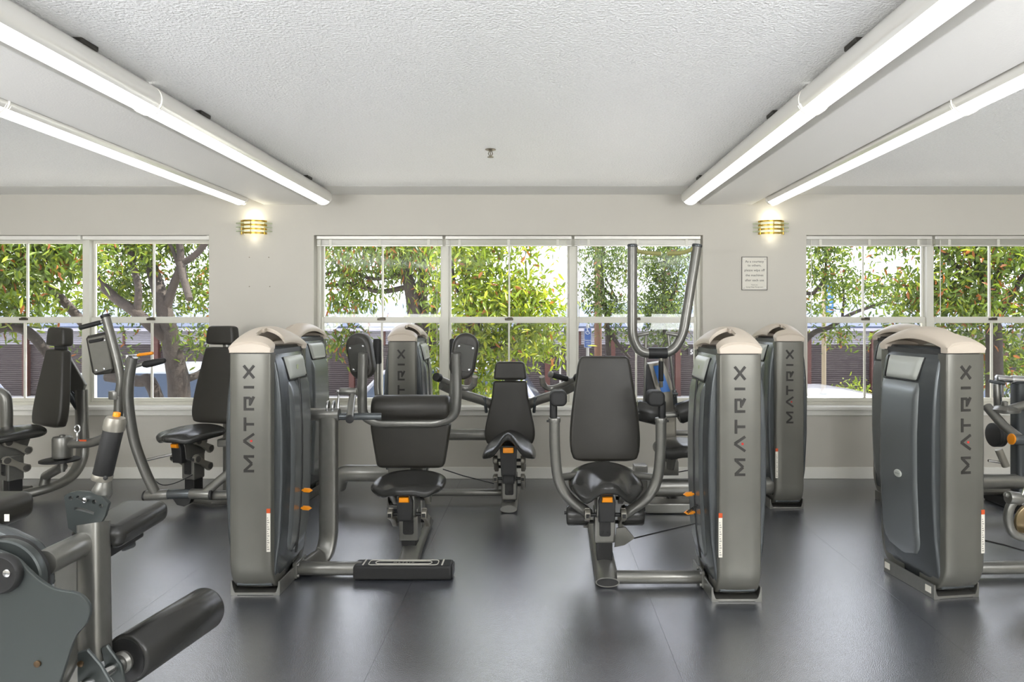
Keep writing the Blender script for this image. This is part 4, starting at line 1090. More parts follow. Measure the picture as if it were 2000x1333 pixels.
T.w('pivot_tube', cyl(P(84, 1102, 1.862), P(172, 1058, 2.07), 0.037, 0.004, 28), SILVER)
pl_o = pxpoly([(125, 970), (134, 964), (152, 960), (176, 962), (198, 971), (212, 984), (205, 1008), (190, 1034), (172, 1046), (150, 1044), (133, 1032)], 2.10)
pl_h = []
for a_, b_, r_ in ((138, 974, 4.2), (153, 973, 4.2), (169, 976, 4.2), (184, 981, 4.2), (197, 989, 4.2)):
    q = P(a_, b_, 2.10); pl_h.append(circ(q.x, q.z, r_ * 2.1 / F))
sl = [(145, 992), (155, 992), (168, 995), (184, 1001), (183, 1006), (166, 1001), (154, 998), (145, 997)]
pl_h.append(pxpoly(sl, 2.10))
T.w('adjustment_quadrant', holes_plate(pl_o, pl_h, 0.012, (0, 2.10, 0), X_, Z_, Y_), SLATE, sharp=30)
T.w('quadrant_pin', lathe([(0.008, 0), (0.008, 0.012), (0.004, 0.014)], P(169, 976, 2.10), -Y_, 12), CHROME)
T.w('handle_base', join(lathe([(0.026, 0), (0.03, 0.01), (0.024, 0.03), (0.018, 0.05)], P(198, 966, 2.13), P(205, 940, 2.13) - P(198, 966, 2.13), 20), cyl(P(186, 962, 2.13), P(214, 966, 2.13), 0.018)), SILVER)
hg = T.w('handle_grip', cyl(P(200, 930, 2.13), P(222, 838, 2.13), 0.029, 0.005, 24), RUBBER)
T.w('grip_collar', join(cyl(P(198, 938, 2.13), P(201, 926, 2.13), 0.0305, 0.003, 24), ), LINKM, parent=hg)
T.w('grip_head', lathe([(0.03, 0), (0.0315, 0.004), (0.0315, 0.03), (0.027, 0.042), (0.012, 0.046)], P(221.5, 841, 2.13), P(227, 815, 2.13) - P(221.5, 841, 2.13), 24), LINKM, parent=hg)
T.w('release_button', cyl(P(226.5, 818, 2.13), P(229, 806, 2.13), 0.011, 0.002, 16), ORANGE, parent=hg)
T.w('collar_screw', lathe([(0.007, 0), (0.007, 0.004), (0.003, 0.005)], P(207, 934, 2.097), -Y_, 10), BLACK, parent=hg)
T.w('side_plate', slab([(v.x, v.y) for v in catmull([Vector((a, b, 0)) for a, b in pxpoly([(-90, 1060), (-20, 1072), (28, 1090), (52, 1112), (78, 1135), (108, 1152), (150, 1160), (172, 1180), (175, 1200), (166, 1222), (148, 1244), (134, 1280), (118, 1330), (95, 1400), (-90, 1400)], 1.75)], 4, True)], 0.012, 0.003, (0, 1.75, 0), X_, Z_, Y_, 2), SLATE)
T.w('cam_wheel', lathe([(0.090, 0), (0.108, 0.003), (0.11, 0.008), (0.11, 0.026), (0.106, 0.03)], P(18, 1128, 1.82), -Y_, 48), SLATE)
T.w('cam_rim', lathe([(0.110, 0), (0.117, 0.002), (0.117, 0.02), (0.11, 0.022)], P(18, 1128, 1.838), -Y_, 48), BLACK)
T.w('round_knob', lathe([(0.052, 0), (0.053, 0.004), (0.05, 0.016), (0.046, 0.02), (0.01, 0.021)], P(8, 1119, 1.748), -Y_, 36), BLACK)
T.w('knob_screw', lathe([(0.010, 0), (0.010, 0.003), (0.006, 0.005)], P(14, 1120, 1.727), -Y_, 12), CHROME)
T.w('plate_bolt', lathe([(0.009, 0), (0.009, 0.004), (0.005, 0.006)], P(74, 1297, 1.75), -Y_, 10), mat('bronze_bolt', srgb(96, 78, 58), 0.4, 0.7))
T.w('plate_bolt', lathe([(0.009, 0), (0.009, 0.004), (0.005, 0.006)], P(158, 1297, 1.90), -Y_, 10), MATS['bronze_bolt'])
T.w('cover_arm', slab([(v.x, v.y) for v in catmull([Vector((a, b, 0)) for a, b in pxpoly([(-60, 1022), (0, 1028), (40, 1044), (72, 1062), (92, 1092), (100, 1140), (80, 1140), (-60, 1120)], 1.90)], 4, True)], 0.05, 0.008, (0, 1.87, 0), X_, Z_, Y_, 2), GUN)
T.w('main_post', boxmm((-1.52, 2.08, 0.0), (-1.43, 2.18, 0.66), 0.01), SILVER)
T.w('lower_tube', tube([P(112, 1345, 1.85), P(140, 1290, 1.95), P(150, 1230, 2.1)], 0.02, 14), SILVER)
pdir = Vector((0.03, 1.0, 0.06)).normalized()
pc = Vector((-1.400, 2.235, 0.705))
Rm = Matrix((Vector((1, -0.03, 0)).normalized(), pdir, Vector((1, -0.03, 0)).normalized().cross(pdir))).transposed()
T.w('thigh_pad', box(pc, (0.17, 0.28, 0.075), 0.032, Rm, 5), PADG)
T.w('pad_bracket', box(pc - Z_ * 0.055 + Y_ * -0.03, (0.06, 0.2, 0.04), 0.006, Rm), BLACK)
T.w('pad_knob', cyl(P(232, 1064, 2.34), P(262, 1052, 2.37), 0.03, 0.010), GUN)
T.w('seat_edge', box(P(-30, 1000, 2.0), (0.17, 0.20, 0.085), 0.03, None, 4), PAD)
T.w('seat_label', box(P(13.5, 1012, 1.899), (0.014, 0.002, 0.02), 0), STICK)
T.w('seat_column', boxmm((-1.86, 1.98, 0.0), (-1.72, 2.12, 0.78), 0.012), SILVER)
T.w('floor_tube', tube([(-1.85, 2.13, 0.035), (-1.42, 2.13, 0.035)], 0.05, 18, ry=0.032, up=Z_), SILVER)
# ---------------------------------------------------------------- near right tower machine
T = Thing('weight_machine', (2.3, 3.5, 0), 'leg curl machine with the big near tower at the right, oval badge on its side', 'gym machine', G1)
tower(T, 2.045, 3.49, 0.14, 1, badge=True, text=('Leg', 'Curl'))
T.w('base_tube', cyl((2.17, 3.56, 0.05), (3.35, 3.60, 0.05), 0.034), SILVER)
T.w('cable', tube([P(1925, 1057, 3.55), P(1960, 1065, 3.55), P(2030, 1085, 3.55)], 0.005, 6), BLACK)
T.w('ankle_bar', tube(fillet([P(2040, 972, 3.42), P(1978, 976, 3.42), P(1966, 1010, 3.42), P(1976, 1046, 3.42), P(2040, 1058, 3.42)], 0.07), 0.022, 16), SILVER)
T.w('bar_joint', join(cyl(P(1968, 972, 3.42), P(1992, 975, 3.42), 0.033, 0.005), cyl(P(1962, 966, 3.42), P(1972, 970, 3.42), 0.012)), SILVER)
T.w('ankle_disc', lathe([(0.10, 0), (0.105, 0.004), (0.105, 0.02), (0.10, 0.024)], P(2018, 1020, 3.50), -Y_, 36), mat('amber_disc', srgb(128, 112, 84), 0.2, 0.6))
T.w('frame_post', boxmm((2.92, 3.5, 0.0), (3.02, 3.6, 0.75), 0.01), SILVER)
T.w('link_blade', slab(pxpoly([(1990, 985), (2004, 950), (2012, 950), (2004, 990)], 3.40), 0.012, 0.002, (0, 3.40, 0), X_, Z_, Y_, 1), CHROME)
# ---------------------------------------------------------------- machine behind it at the right edge
T = Thing('weight_machine', (3.0, 4.8, 0), 'machine at the right picture edge with chrome tubes, half hidden behind the leg curl tower', 'gym machine', G1)
tower(T, 2.715, 4.92, 0.12, 1, badge=False)
T.w('top_handle', join(cyl(P(1946, 739, 4.72), P(1976, 742, 4.72), 0.024, 0.004), cyl(P(1974, 742, 4.72), P(2040, 744, 4.72), 0.029, 0.005)), CHROME)
T.w('handle_upright', cyl(P(1946, 750, 4.72), P(1948, 800, 4.72), 0.022), SILVER)
T.w('handle_bracket', join(cyl(P(1932, 745, 4.70), P(1962, 750, 4.70), 0.012), cyl(P(1955, 752, 4.70), P(1955, 790, 4.70), 0.006, 0.001, 8)), GUN)
T.w('frame_upright', tube([P(1994, 748, 4.72), P(1994, 960, 4.75)], 0.055, 24, ry=0.05, up=Y_, sq=0.5), GUN)
T.w('cam_hub', lathe([(0.03, 0), (0.09, 0.01), (0.095, 0.03), (0.05, 0.05), (0.02, 0.055), (0.02, 0.08), (0.012, 0.085)], P(1962, 808, 4.55), Z_, 28), SILVER)
T.w('hub_arm', tube([P(1970, 801, 4.55), P(2000, 792, 4.55), P(2040, 785, 4.55)], 0.03, 16), SILVER)
T.w('lever_arm', tube([P(1928, 795, 4.6), P(1960, 832, 4.45), P(1990, 856, 4.35)], 0.031, 18), SILVER)
lg = T.w('arm_roller', cyl(P(1976, 858, 4.30), P(2040, 864, 4.30), 0.034, 0.005), GUN)
T.w('roller_ring', cyl(P(1974, 858, 4.30), P(1977.5, 858.4, 4.30), 0.036, 0.003), ORANGE, parent=lg)
T.w('pulley_wheel', join(*[lathe([(0.06, 0), (0.085, 0.004), (0.085, 0.02), (0.06, 0.024)], P(1938 + 5 * k, 850, 4.78) , X_, 28) for k in range(3)]), BLACK)
T.w('damper', cyl(P(1950, 878, 4.5), P(1965, 912, 4.5), 0.024, 0.006), LINKM)
T.w('damper_rod', cyl(P(1930, 900, 4.5), P(1956, 904, 4.5), 0.009, 0.002, 10), CHROME)
T.w('main_tube', tube([P(1790, 941, 4.72), P(1900, 941, 4.72), P(2060, 941, 4.72)], 0.04, 20, ry=0.052, up=Z_), SILVER)
T.w('floor_tube', cyl((2.70, 4.95, 0.10), (3.7, 4.95, 0.10), 0.03), SILVER)
T.w('floor_foot', boxmm((3.40, 4.6, 0.0), (3.5, 5.1, 0.07), 0.012), BLACK)
# ================================================================== outside the windows
GZ = -1.30
PALEG = mat('pale_bounce_ground', srgb(186, 185, 182), 0.9, 0, 0.3, 40, 0.1, 6)  # ground lightened so it bounces more sun up to the ceiling
PAVE = mat('pavement', srgb(222, 218, 208), 0.9, 0, 0.2, 40, 0.05, 5)
solo('ground', boxmm((-60, 6.2, GZ - 0.3), (60, 70, GZ)), PALEG, kind='structure')
solo('sidewalk', boxmm((-40, 6.2, GZ - 0.1), (40, 9.0, GZ + 0.12)), PAVE, kind='structure')
# ---------------------------------------------------------------- low warehouse across the street
WARE = mat('warehouse_wall', srgb(74, 66, 68), 0.8, 0, 0.1, 20)
SHUT = mat('shutter_brown', srgb(62, 52, 55), 0.6, 0.1)
REDP = mat('red_paint', srgb(72, 34, 28), 0.6)
LOUV = mat('louvre_white', srgb(160, 158, 168), 0.6)
LOUD = mat('louvre_dark', srgb(84, 78, 86), 0.7)
ROOF = mat('roof_blue_metal', srgb(58, 70, 96), 0.5, 0.2)
FY = 22.5
T = Thing('warehouse', (0, FY + 2, GZ), 'low warehouse with brown roller shutters, red posts and blue metal roof across the street', 'building')
T.w('wall', boxmm((-30, FY + 0.25, GZ), (30, FY + 5, 0.95)), WARE)
T.w('roof', slab([(FY - 0.35, 0.98), (FY - 0.35, 1.06), (FY + 5, 1.95), (FY + 9, 1.0)], 60, 0, (-30, 0, 0), Y_, Z_, X_), ROOF)
T.w('fascia', boxmm((-30, FY - 0.40, 0.90), (30, FY - 0.2, 1.0)), LOUV)
bay = 2.2
def shut_geom():
    prof = []
    n_ = 26
    for i in range(n_):
        z0 = GZ + (0.42 - GZ) * i / n_; z1 = GZ + (0.42 - GZ) * (i + 0.72) / n_
        prof += [(0.0, z0), (-0.035, z0 + 0.006), (-0.035, z1), (0.0, z1 + 0.004)]
    prof += [(0.0, 0.42), (0.1, 0.42), (0.1, GZ)]
    return slab(prof, bay - 0.18, 0, (0.09, 0, 0), Y_, Z_, X_)
SH = make_mesh('roller_shutter', shut_geom(), SHUT, 20)
LV = make_mesh('louvre', join(*[box((bay / 2, 0.0, 0.475 + 0.0635 * k), (bay - 0.2, 0.03, 0.042), 0, Matrix.Rotation(-0.5, 3, 'X')) for k in range(7)]), LOUV, 20)
LB = make_mesh('louvre_back', boxmm((0.05, 0.05, 0.42), (bay - 0.05, 0.12, 0.9)), LOUD)
PO = make_mesh('red_post', boxmm((-0.09, -0.10, GZ), (0.09, 0.12, 0.90), 0.01), REDP)
MU = make_mesh('louvre_mullion', boxmm((bay / 2 - 0.035, -0.05, 0.42), (bay / 2 + 0.035, 0.05, 0.90), 0.005), REDP)
for k in range(-12, 12):
    x = k * bay + 0.28
    T.l('red_post', PO, (x, FY, 0))
    T.l('roller_shutter', SH, (x, FY + 0.08, 0))
    lv = T.l('louvre', LV, (x, FY, 0)); sub(lv, 'louvre_back', LB); sub(lv, 'louvre_mullion', MU)
q = P(1354, 688, FY - 0.05)
pl = T.w('number_plate', box((q.x, FY - 0.03, q.z), (0.34, 0.03, 0.26), 0.004), mat('number_plate_dark', srgb(52, 48, 50), 0.6))
T.w('number', xf(text_geom('55', 0.22), Matrix.Translation((q.x, FY - 0.048, q.z - 0.075)) @ Matrix.Rotation(PI / 2, 4, 'X')), mat('number_white', srgb(240, 240, 240), 0.5), parent=pl)
# ---------------------------------------------------------------- far pale blocks
def block(name, label, x0, x1, y0, y1, z1, colr, nwx, nwz, wm):
    t = Thing(name, ((x0 + x1) / 2, (y0 + y1) / 2, GZ), label, 'building')
    t.w('wall', boxmm((x0, y0, GZ), (x1, y1, z1)), colr)
    t.w('parapet', boxmm((x0 - 0.1, y0 - 0.1, z1), (x1 + 0.1, y1, z1 + 0.25)), colr)
    dx = (x1 - x0) / nwx; dz = (z1 - GZ - 1.5) / nwz
    wme = make_mesh('window_band', boxmm((0.12 * dx, -0.06, 0.15 * dz), (0.88 * dx, 0.02, 0.85 * dz)), wm)
    for i in range(nwx):
        for j in range(nwz):
            t.l('window', wme, (x0 + dx * i, y0, GZ + 1.5 + dz * j))
BLW = mat('pale_blue_wall', srgb(124, 140, 160), 0.5)
BLG = mat('blue_glass', srgb(80, 110, 145), 0.12, 0.3)
GRG = mat('green_glass', srgb(170, 205, 190), 0.15, 0.2)
block('office_block', 'pale blue office block seen past the right side of the middle window', 7.7, 12.4, 34, 40, 5.9, BLW, 4, 5, BLG)
block('glass_pavilion', 'low green glass building behind the far left trees', -42.0, -29.0, 40, 46, 2.9, mat('pale_grey_wall', srgb(205, 210, 210), 0.6), 6, 2, GRG)
# ---------------------------------------------------------------- parked cars
def car(x, y, hd, sc, col, name, label, h=1.0):
    t = Thing(name, (x, y, GZ), label, 'car')
    M = Matrix.Translation((x, y, GZ)) @ Matrix.Rotation(hd, 4, 'Z') @ Matrix.Scale(sc, 4)
    pm = mat('car_paint_' + col[0], col[1], 0.22, 0.3, coat=0.5)
    gm = mat('car_glass', srgb(58, 72, 92), 0.05, 0.3)
    prof = [(-2.22, 0.28), (-2.3, 0.55), (-2.22, 0.86), (-1.95, 0.94), (-1.2, 1.02), (-0.62, 1.45 * h), (-0.1, 1.54 * h), (1.2, 1.54 * h), (1.72, 1.46 * h), (2.12, 1.02), (2.25, 0.92), (2.3, 0.5), (2.22, 0.28)]
    t.w('car_body', xf(slab(prof, 1.74, 0.10, (0, -0.87, 0), X_, Z_, Y_, 3), M), pm)
    for s in (-1, 1):
        for poly in ([(-1.05, 1.04), (-0.58, 1.40 * h), (-0.12, 1.46 * h), (0.18, 1.46 * h), (0.18, 1.04)], [(0.26, 1.04), (0.26, 1.46 * h), (1.18, 1.45 * h), (1.62, 1.38 * h), (1.86, 1.04)]):
            t.w('side_window', xf(slab(poly, 0.02, 0.004, (0, s * 0.868 - 0.008, 0), X_, Z_, Y_, 1), M), gm)
        for wx in (-1.42, 1.45):
            wh = t.w('wheel', xf(lathe([(0.2, 0), (0.31, 0.01), (0.33, 0.04), (0.33, 0.18), (0.3, 0.2)], (wx, s * 0.90 - s * 0.0, 0.33), (0, -s, 0), 24), M), RUBBER)
            t.w('wheel_rim', xf(lathe([(0.2, 0), (0.2, 0.012), (0.05, 0.02)], (wx, s * 0.895, 0.33), (0, s, 0), 20), M), SILVER, parent=wh)
    a, b = Vector((-1.14, 0, 1.06)), Vector((-0.66, 0, 1.42 * h))
    for (a, b, nm) in ((Vector((-1.17, 0, 1.05)), Vector((-0.66, 0, 1.42 * h)), 'windshield'), (Vector((2.09, 0, 1.05)), Vector((1.75, 0, 1.41 * h)), 'rear_window')):
        d = (b - a); n_ = Vector((d.z, 0, -d.x)).normalized(); n_ = n_ if (n_.x < 0) == (nm == 'windshield') else -n_
        t.w(nm, xf(slab([(-0.68, 0), (0.68, 0), (0.58, d.length), (-0.58, d.length)], 0.02, 0.003, a + n_ * 0.012, Y_, d, -n_, 1), M), gm)
    for s in (-1, 1):
        t.w('headlight', xf(box((-2.24, s * 0.62, 0.74), (0.08, 0.34, 0.14), 0.03), M), LOUV)
        t.w('tail_light', xf(box((2.25, s * 0.66, 0.82), (0.06, 0.26, 0.22), 0.02), M), RED)
        t.w('mirror', xf(box((-0.92, s * 0.98, 1.05), (0.1, 0.2, 0.13), 0.03), M), pm)
car(-7.7, 12.9, 0.03, 1.08, ('white', srgb(160, 166, 174)), 'parked_car', 'white parked car behind the leaning tree trunk, left window', 1.06)
car(-13.4, 13.4, 0.0, 1.0, ('navy', srgb(40, 52, 84)), 'parked_car', 'dark blue parked car at the far left of the left window')
car(-2.2, 12.9, 0.0, 1.05, ('silver', srgb(140, 142, 154)), 'parked_car', 'silver parked van seen low through the middle window', 1.12)
car(3.6, 10.6, 0.02, 1.0, ('pale_silver', srgb(150, 152, 158)), 'parked_car', 'pale silver car whose roof shows at the bottom of the right window')
car(9.2, 12.6, 0.02, 1.0, ('grey', srgb(90, 93, 98)), 'parked_car', 'grey parked car low in the right window')
# ---------------------------------------------------------------- signs and poles
GALV = mat('galvanised', srgb(150, 150, 148), 0.45, 0.6)
BLUES = mat('sign_blue', srgb(28, 62, 120), 0.4)
WHS = mat('sign_white_paint', srgb(170, 172, 178), 0.5)
SY = 10.0
c = P(1148, 660, SY)
T = Thing('parking_sign', (c.x, SY, GZ + 0.12), 'blue disabled parking sign on a post outside the middle window', 'sign')
T.w('post', cyl((c.x, SY + 0.03, GZ + 0.12), (c.x, SY + 0.03, c.z + 0.2), 0.022), GALV)
pl = T.w('plate', slab(rrect(0.112, 0.30, 0.01), 0.006, 0.001, (c.x, SY, c.z), X_, Z_, Y_, 1), BLUES)
T.w('border', tube([(c.x + a, SY - 0.001, c.z + b) for a, b in rrect(0.102, 0.29, 0.008)] + [(c.x + 0.051, SY - 0.001, c.z + 0.137)], 0.002, 5), WHS, parent=pl)
wz = c.z + 0.085
T.w('wheelchair_symbol', join(lathe([(0.009, 0), (0.009, 0.003)], (c.x - 0.008, SY, wz + 0.046), -Y_, 12),
    tube([(c.x - 0.006, SY - 0.002, wz + 0.034), (c.x - 0.004, SY - 0.002, wz + 0.004), (c.x + 0.02, SY - 0.002, wz + 0.002), (c.x + 0.028, SY - 0.002, wz - 0.022), (c.x + 0.036, SY - 0.002, wz - 0.02)], 0.0048, 6),
    tube([(c.x - 0.005, SY - 0.002, wz + 0.02), (c.x + 0.016, SY - 0.002, wz + 0.018)], 0.004, 6),
    tube([(c.x - 0.004 + 0.027 * math.cos(math.radians(a)), SY - 0.002, wz - 0.006 + 0.027 * math.sin(math.radians(a))) for a in range(120, 341, 15)], 0.004, 6)), WHS, parent=pl)
for s_, dz in (('PARKING', -0.03), ('ONLY', -0.065), ('VAN', -0.1)):
    T.w('lettering', xf(text_geom(s_, 0.026), Matrix.Translation((c.x, SY - 0.002, c.z + dz - 0.02)) @ Matrix.Rotation(PI / 2, 4, 'X')), WHS, parent=pl)
SY = 14.0
c = P(1620, 581, SY)
T = Thing('street_banner', (c.x - 0.1, SY, GZ), 'tan pole with a narrow blue banner sign outside the right window', 'sign')
T.w('post', cyl((c.x - 0.10, SY + 0.04, GZ), (c.x - 0.10, SY + 0.04, c.z + 0.36), 0.045), mat('tan_pole', srgb(150, 136, 112), 0.6))
f_ = T.w('banner_frame', boxmm((c.x - 0.085, SY - 0.02, c.z - 0.36), (c.x + 0.085, SY + 0.02, c.z + 0.36), 0.006), mat('banner_grey', srgb(84, 92, 104), 0.5))
T.w('banner_panel', boxmm((c.x - 0.07, SY - 0.026, c.z - 0.32), (c.x + 0.07, SY - 0.018, c.z + 0.24)), mat('banner_blue', srgb(36, 100, 150), 0.4), parent=f_)
for k in range(5):
    T.w('banner_stripe', boxmm((c.x - 0.055, SY - 0.029, c.z + 0.15 - 0.11 * k), (c.x + 0.055 - 0.02 * (k % 2), SY - 0.025, c.z + 0.19 - 0.11 * k)), WHS, parent=f_)
WOODP = mat('pole_wood', srgb(96, 66, 48), 0.8, 0, 0.5, 30, 0.2, 10, stretch=(1, 1, 0.1))
T = Thing('utility_pole', (P(1168, 700, 17).x, 17, GZ), 'brown wooden utility pole outside the middle window', 'pole')
T.w('pole', cyl((P(1168, 700, 17).x, 17, GZ), (P(1168, 700, 17).x, 17, 5.5), 0.10, 0.01, 16, 0.085), WOODP)
T.w('crossarm', boxmm((P(1168, 700, 17).x - 0.9, 16.85, 5.0), (P(1168, 700, 17).x + 0.9, 16.95, 5.12), 0.01), WOODP)
T = Thing('flag_pole', (P(1094, 560, 25).x, 25, GZ), 'thin grey mast rising behind the warehouse roof', 'pole')
q = P(1094, 470, 20)
T.w('mast', cyl((q.x, 20, GZ), (q.x, 20, q.z + 1.0), 0.03, 0.005, 10), GALV)
T.w('mast_finial', ball((q.x, 20, q.z + 1.04), 0.06), GALV)
# ---------------------------------------------------------------- trees
def leaf_material(name, c0, c1, c2, dead):
    m = bpy.data.materials.new(name); m.use_nodes = True
    nt = m.node_tree; b = nt.nodes['Principled BSDF']
    at = nt.nodes.new('ShaderNodeAttribute'); at.attribute_name = 'tint'
    r = nt.nodes.new('ShaderNodeValToRGB')
    el = r.color_ramp.elements
    el[0].position = 0.0; el[0].color = c0
    el[1].position = 0.55; el[1].color = c1
    e = el.new(0.86); e.color = c2
    e = el.new(0.90); e.color = dead
    nt.links.new(at.outputs['Fac'], r.inputs['Fac'])
    nt.links.new(r.outputs['Color'], b.inputs['Base Color'])
    b.inputs['Roughness'].default_value = 0.38
    tr = nt.nodes.new('ShaderNodeBsdfTranslucent'); nt.links.new(r.outputs['Color'], tr.inputs['Color'])
    mx = nt.nodes.new('ShaderNodeMixShader'); mx.inputs[0].default_value = 0.42
    out = [n_ for n_ in nt.nodes if n_.type == 'OUTPUT_MATERIAL'][0]
    nt.links.new(b.outputs[0], mx.inputs[1]); nt.links.new(tr.outputs[0], mx.inputs[2]); nt.links.new(mx.outputs[0], out.inputs['Surface'])
    return m
LG = leaf_material('leaf_green', srgb(42, 60, 12), srgb(88, 110, 22), srgb(150, 160, 40), srgb(140, 82, 32))
LY = leaf_material('leaf_yellow_green', srgb(64, 86, 14), srgb(124, 144, 26), srgb(180, 184, 46), srgb(140, 90, 36))
LD = leaf_material('leaf_dark', srgb(36, 52, 18), srgb(76, 96, 30), srgb(130, 144, 48), srgb(110, 70, 36))
BARK = mat('bark', srgb(44, 36, 31), 0.85, 0, 0.7, 25, 0.25, 9, bdist=0.02)
def leaves(blobs, ln, wd, dead=0.06, hang=0.35, per=14, clus=0.16):
    """blobs: (centre, (rx, ry, rz), number of leaves) -> folded leaf blades gathered on twigs"""
    Cs = []
    for c, rr, n_ in blobs:
        k = max(1, n_ // per)
        d = rng.normal(size=(k, 3)); d /= np.linalg.norm(d, axis=1)[:, None]
        rad = rng.random(k) ** 0.42
        tw = np.array(c) + d * rad[:, None] * np.array(rr)
        tw = np.repeat(tw, per, axis=0)
        Cs.append(tw + rng.normal(size=tw.shape) * clus * np.array([1, 1, 0.8]))
    C = np.concatenate(Cs); n_ = len(C)
    ax = rng.normal(size=(n_, 3)); ax[:, 2] -= hang * 2; ax /= np.linalg.norm(ax, axis=1)[:, None]
    up = rng.normal(size=(n_, 3)); up[:, 2] += 0.8
    sd = np.cross(ax, up); sd /= np.linalg.norm(sd, axis=1)[:, None]
    nr = np.cross(sd, ax)
    L = ln * (0.65 + 0.7 * rng.random(n_))[:, None]; Wd = wd * (0.7 + 0.6 * rng.random(n_))[:, None]
    V = np.empty((n_, 6, 3))
    V[:, 0] = C
    V[:, 1] = C + ax * L * 0.38 + sd * Wd * 0.5 + nr * Wd * 0.22
    V[:, 2] = C + ax * L * 0.75 + sd * Wd * 0.36 + nr * Wd * 0.12 - nr * L * 0.03
    V[:, 3] = C + ax * L - nr * L * 0.10
    V[:, 4] = C + ax * L * 0.75 - sd * Wd * 0.36 + nr * Wd * 0.12 - nr * L * 0.03
    V[:, 5] = C + ax * L * 0.38 - sd * Wd * 0.5 + nr * Wd * 0.22
    base = (np.arange(n_) * 6)[:, None]
    Fq = np.concatenate([base + np.array([0, 1, 2, 3]), base + np.array([0, 3, 4, 5])], axis=1).reshape(-1)
    tint = np.clip(rng.beta(2.2, 2.0, n_) * 0.86, 0, 0.86)
    tint[rng.random(n_) < dead] = 1.0
    return V.reshape(-1, 3), Fq, np.repeat(tint, 6)
def foliage(T, blobs, ln, wd, m, **kw):
    V, Fq, tint = leaves(blobs, ln, wd, **kw)
    V = V - np.array(T.O)
    me = bpy.data.meshes.new('foliage')
    nq = len(Fq) // 4
    me.vertices.add(len(V)); me.vertices.foreach_set('co', V.astype(np.float32).ravel())
    me.loops.add(len(Fq)); me.loops.foreach_set('vertex_index', Fq.astype(np.int32))
    me.polygons.add(nq); me.polygons.foreach_set('loop_start', (np.arange(nq) * 4).astype(np.int32))
    me.update(calc_edges=True)
    a = me.attributes.new('tint', 'FLOAT', 'POINT'); a.data.foreach_set('value', tint.astype(np.float32))
    me.materials.append(m)
    o = bpy.data.objects.new('foliage', me); COL.objects.link(o); o.parent = T.e
    o['kind'] = 'stuff'
    return o
def bl(x0, y0, x1, y1, Y, n_, dy=None):
    a, b = P(x0, y0, Y), P(x1, y1, Y)
    rx, rz = abs(b.x - a.x) / 2, abs(a.z - b.z) / 2
    return ((a + b) / 2, (rx, dy or min(1.0, max(0.4, (rx + rz) / 2)), rz), n_)
def tree(label, base, m, blobs, limbs, ln=0.105, wd=0.034, group='street trees outside the windows', **kw):
    T = Thing('tree', base, label, 'tree', group)
    foliage(T, blobs, ln, wd, m, **kw)
    for i, (pts, r0, r1) in enumerate(limbs):
        p = catmull(pts, 5)
        rad = [r0 + (r1 - r0) * k / (len(p) - 1) for k in range(len(p))]
        T.w('trunk' if i == 0 else 'branch', tube(p, r0, 10, radii=rad), BARK)
    return T
Y = 10.0
b0 = Vector((P(352, 800, Y).x, Y, GZ))
tree('leaning tree with thick forked trunk outside the left window', b0, LG,
     [bl(170, 380, 320, 540, Y, 2600), bl(250, 390, 430, 500, Y + 0.6, 1700), bl(185, 520, 300, 625, Y + 0.5, 1300), bl(330, 470, 440, 640, Y + 0.8, 1300), bl(350, 630, 440, 700, Y + 0.3, 380), bl(160, 640, 250, 720, Y + 0.8, 160)],
     [([b0, P(350, 770, Y), P(342, 710, Y), P(332, 660, Y), P(322, 612, Y), P(308, 560, Y + 0.1), P(290, 510, Y + 0.3), P(262, 478, Y + 0.5), P(240, 420, Y + 0.6)], 0.17, 0.06),
      ([P(334, 668, Y), P(300, 640, Y - 0.1), P(262, 608, Y - 0.2), P(222, 580, Y - 0.2), P(182, 540, Y - 0.3), P(130, 500, Y - 0.3)], 0.10, 0.05),
      ([P(268, 606, Y - 0.2), P(270, 560, Y - 0.2), P(256, 500, Y - 0.1), P(254, 440, Y - 0.1)], 0.055, 0.04),
      ([P(322, 612, Y), P(338, 560, Y), P(352, 520, Y), P(350, 470, Y), P(340, 420, Y)], 0.07, 0.045),
      ([P(370, 585, Y - 0.3), P(358, 540, Y - 0.1), P(354, 515, Y)], 0.05, 0.065),
      ([P(356, 515, Y), P(385, 495, Y), P(410, 462, Y), P(430, 430, Y)], 0.05, 0.045),
      ([P(348, 520, Y), P(338, 490, Y), P(322, 460, Y)], 0.03, 0.025),
      ([P(344, 745, Y), P(390, 730, Y + 0.3), P(420, 690, Y + 0.6)], 0.07, 0.03),
      ([b0 + Vector((-0.2, 0.5, 0)), P(300, 760, Y + 0.5), P(270, 745, Y + 0.6), P(210, 735, Y + 0.7)], 0.10, 0.09)], dead=0.05)
Y = 7.4
b0 = Vector((P(-70, 800, Y).x, Y, GZ))
tree('dense green tree at the left picture edge with sloping limb', b0, LG,
     [bl(-120, 400, 60, 580, Y, 1900), bl(20, 400, 165, 560, Y, 2100), bl(0, 540, 150, 615, Y + 0.6, 500), bl(-100, 560, 40, 640, Y, 700)],
     [([b0, P(-70, 740, Y), P(-60, 680, Y), P(-40, 560, Y), P(-30, 430, Y)], 0.15, 0.07),
      ([P(170, 640, Y + 0.6), P(135, 600, Y + 0.5), P(100, 560, Y + 0.4), P(80, 530, Y + 0.3), P(40, 480, Y)], 0.06, 0.03),
      ([P(-66, 720, Y), P(-20, 650, Y), P(30, 640, Y), P(62, 655, Y), P(100, 700, Y), P(140, 750, Y)], 0.06, 0.05)], dead=0.04)
Y = 11.0
b0 = Vector((P(822, 800, Y).x, Y, GZ))
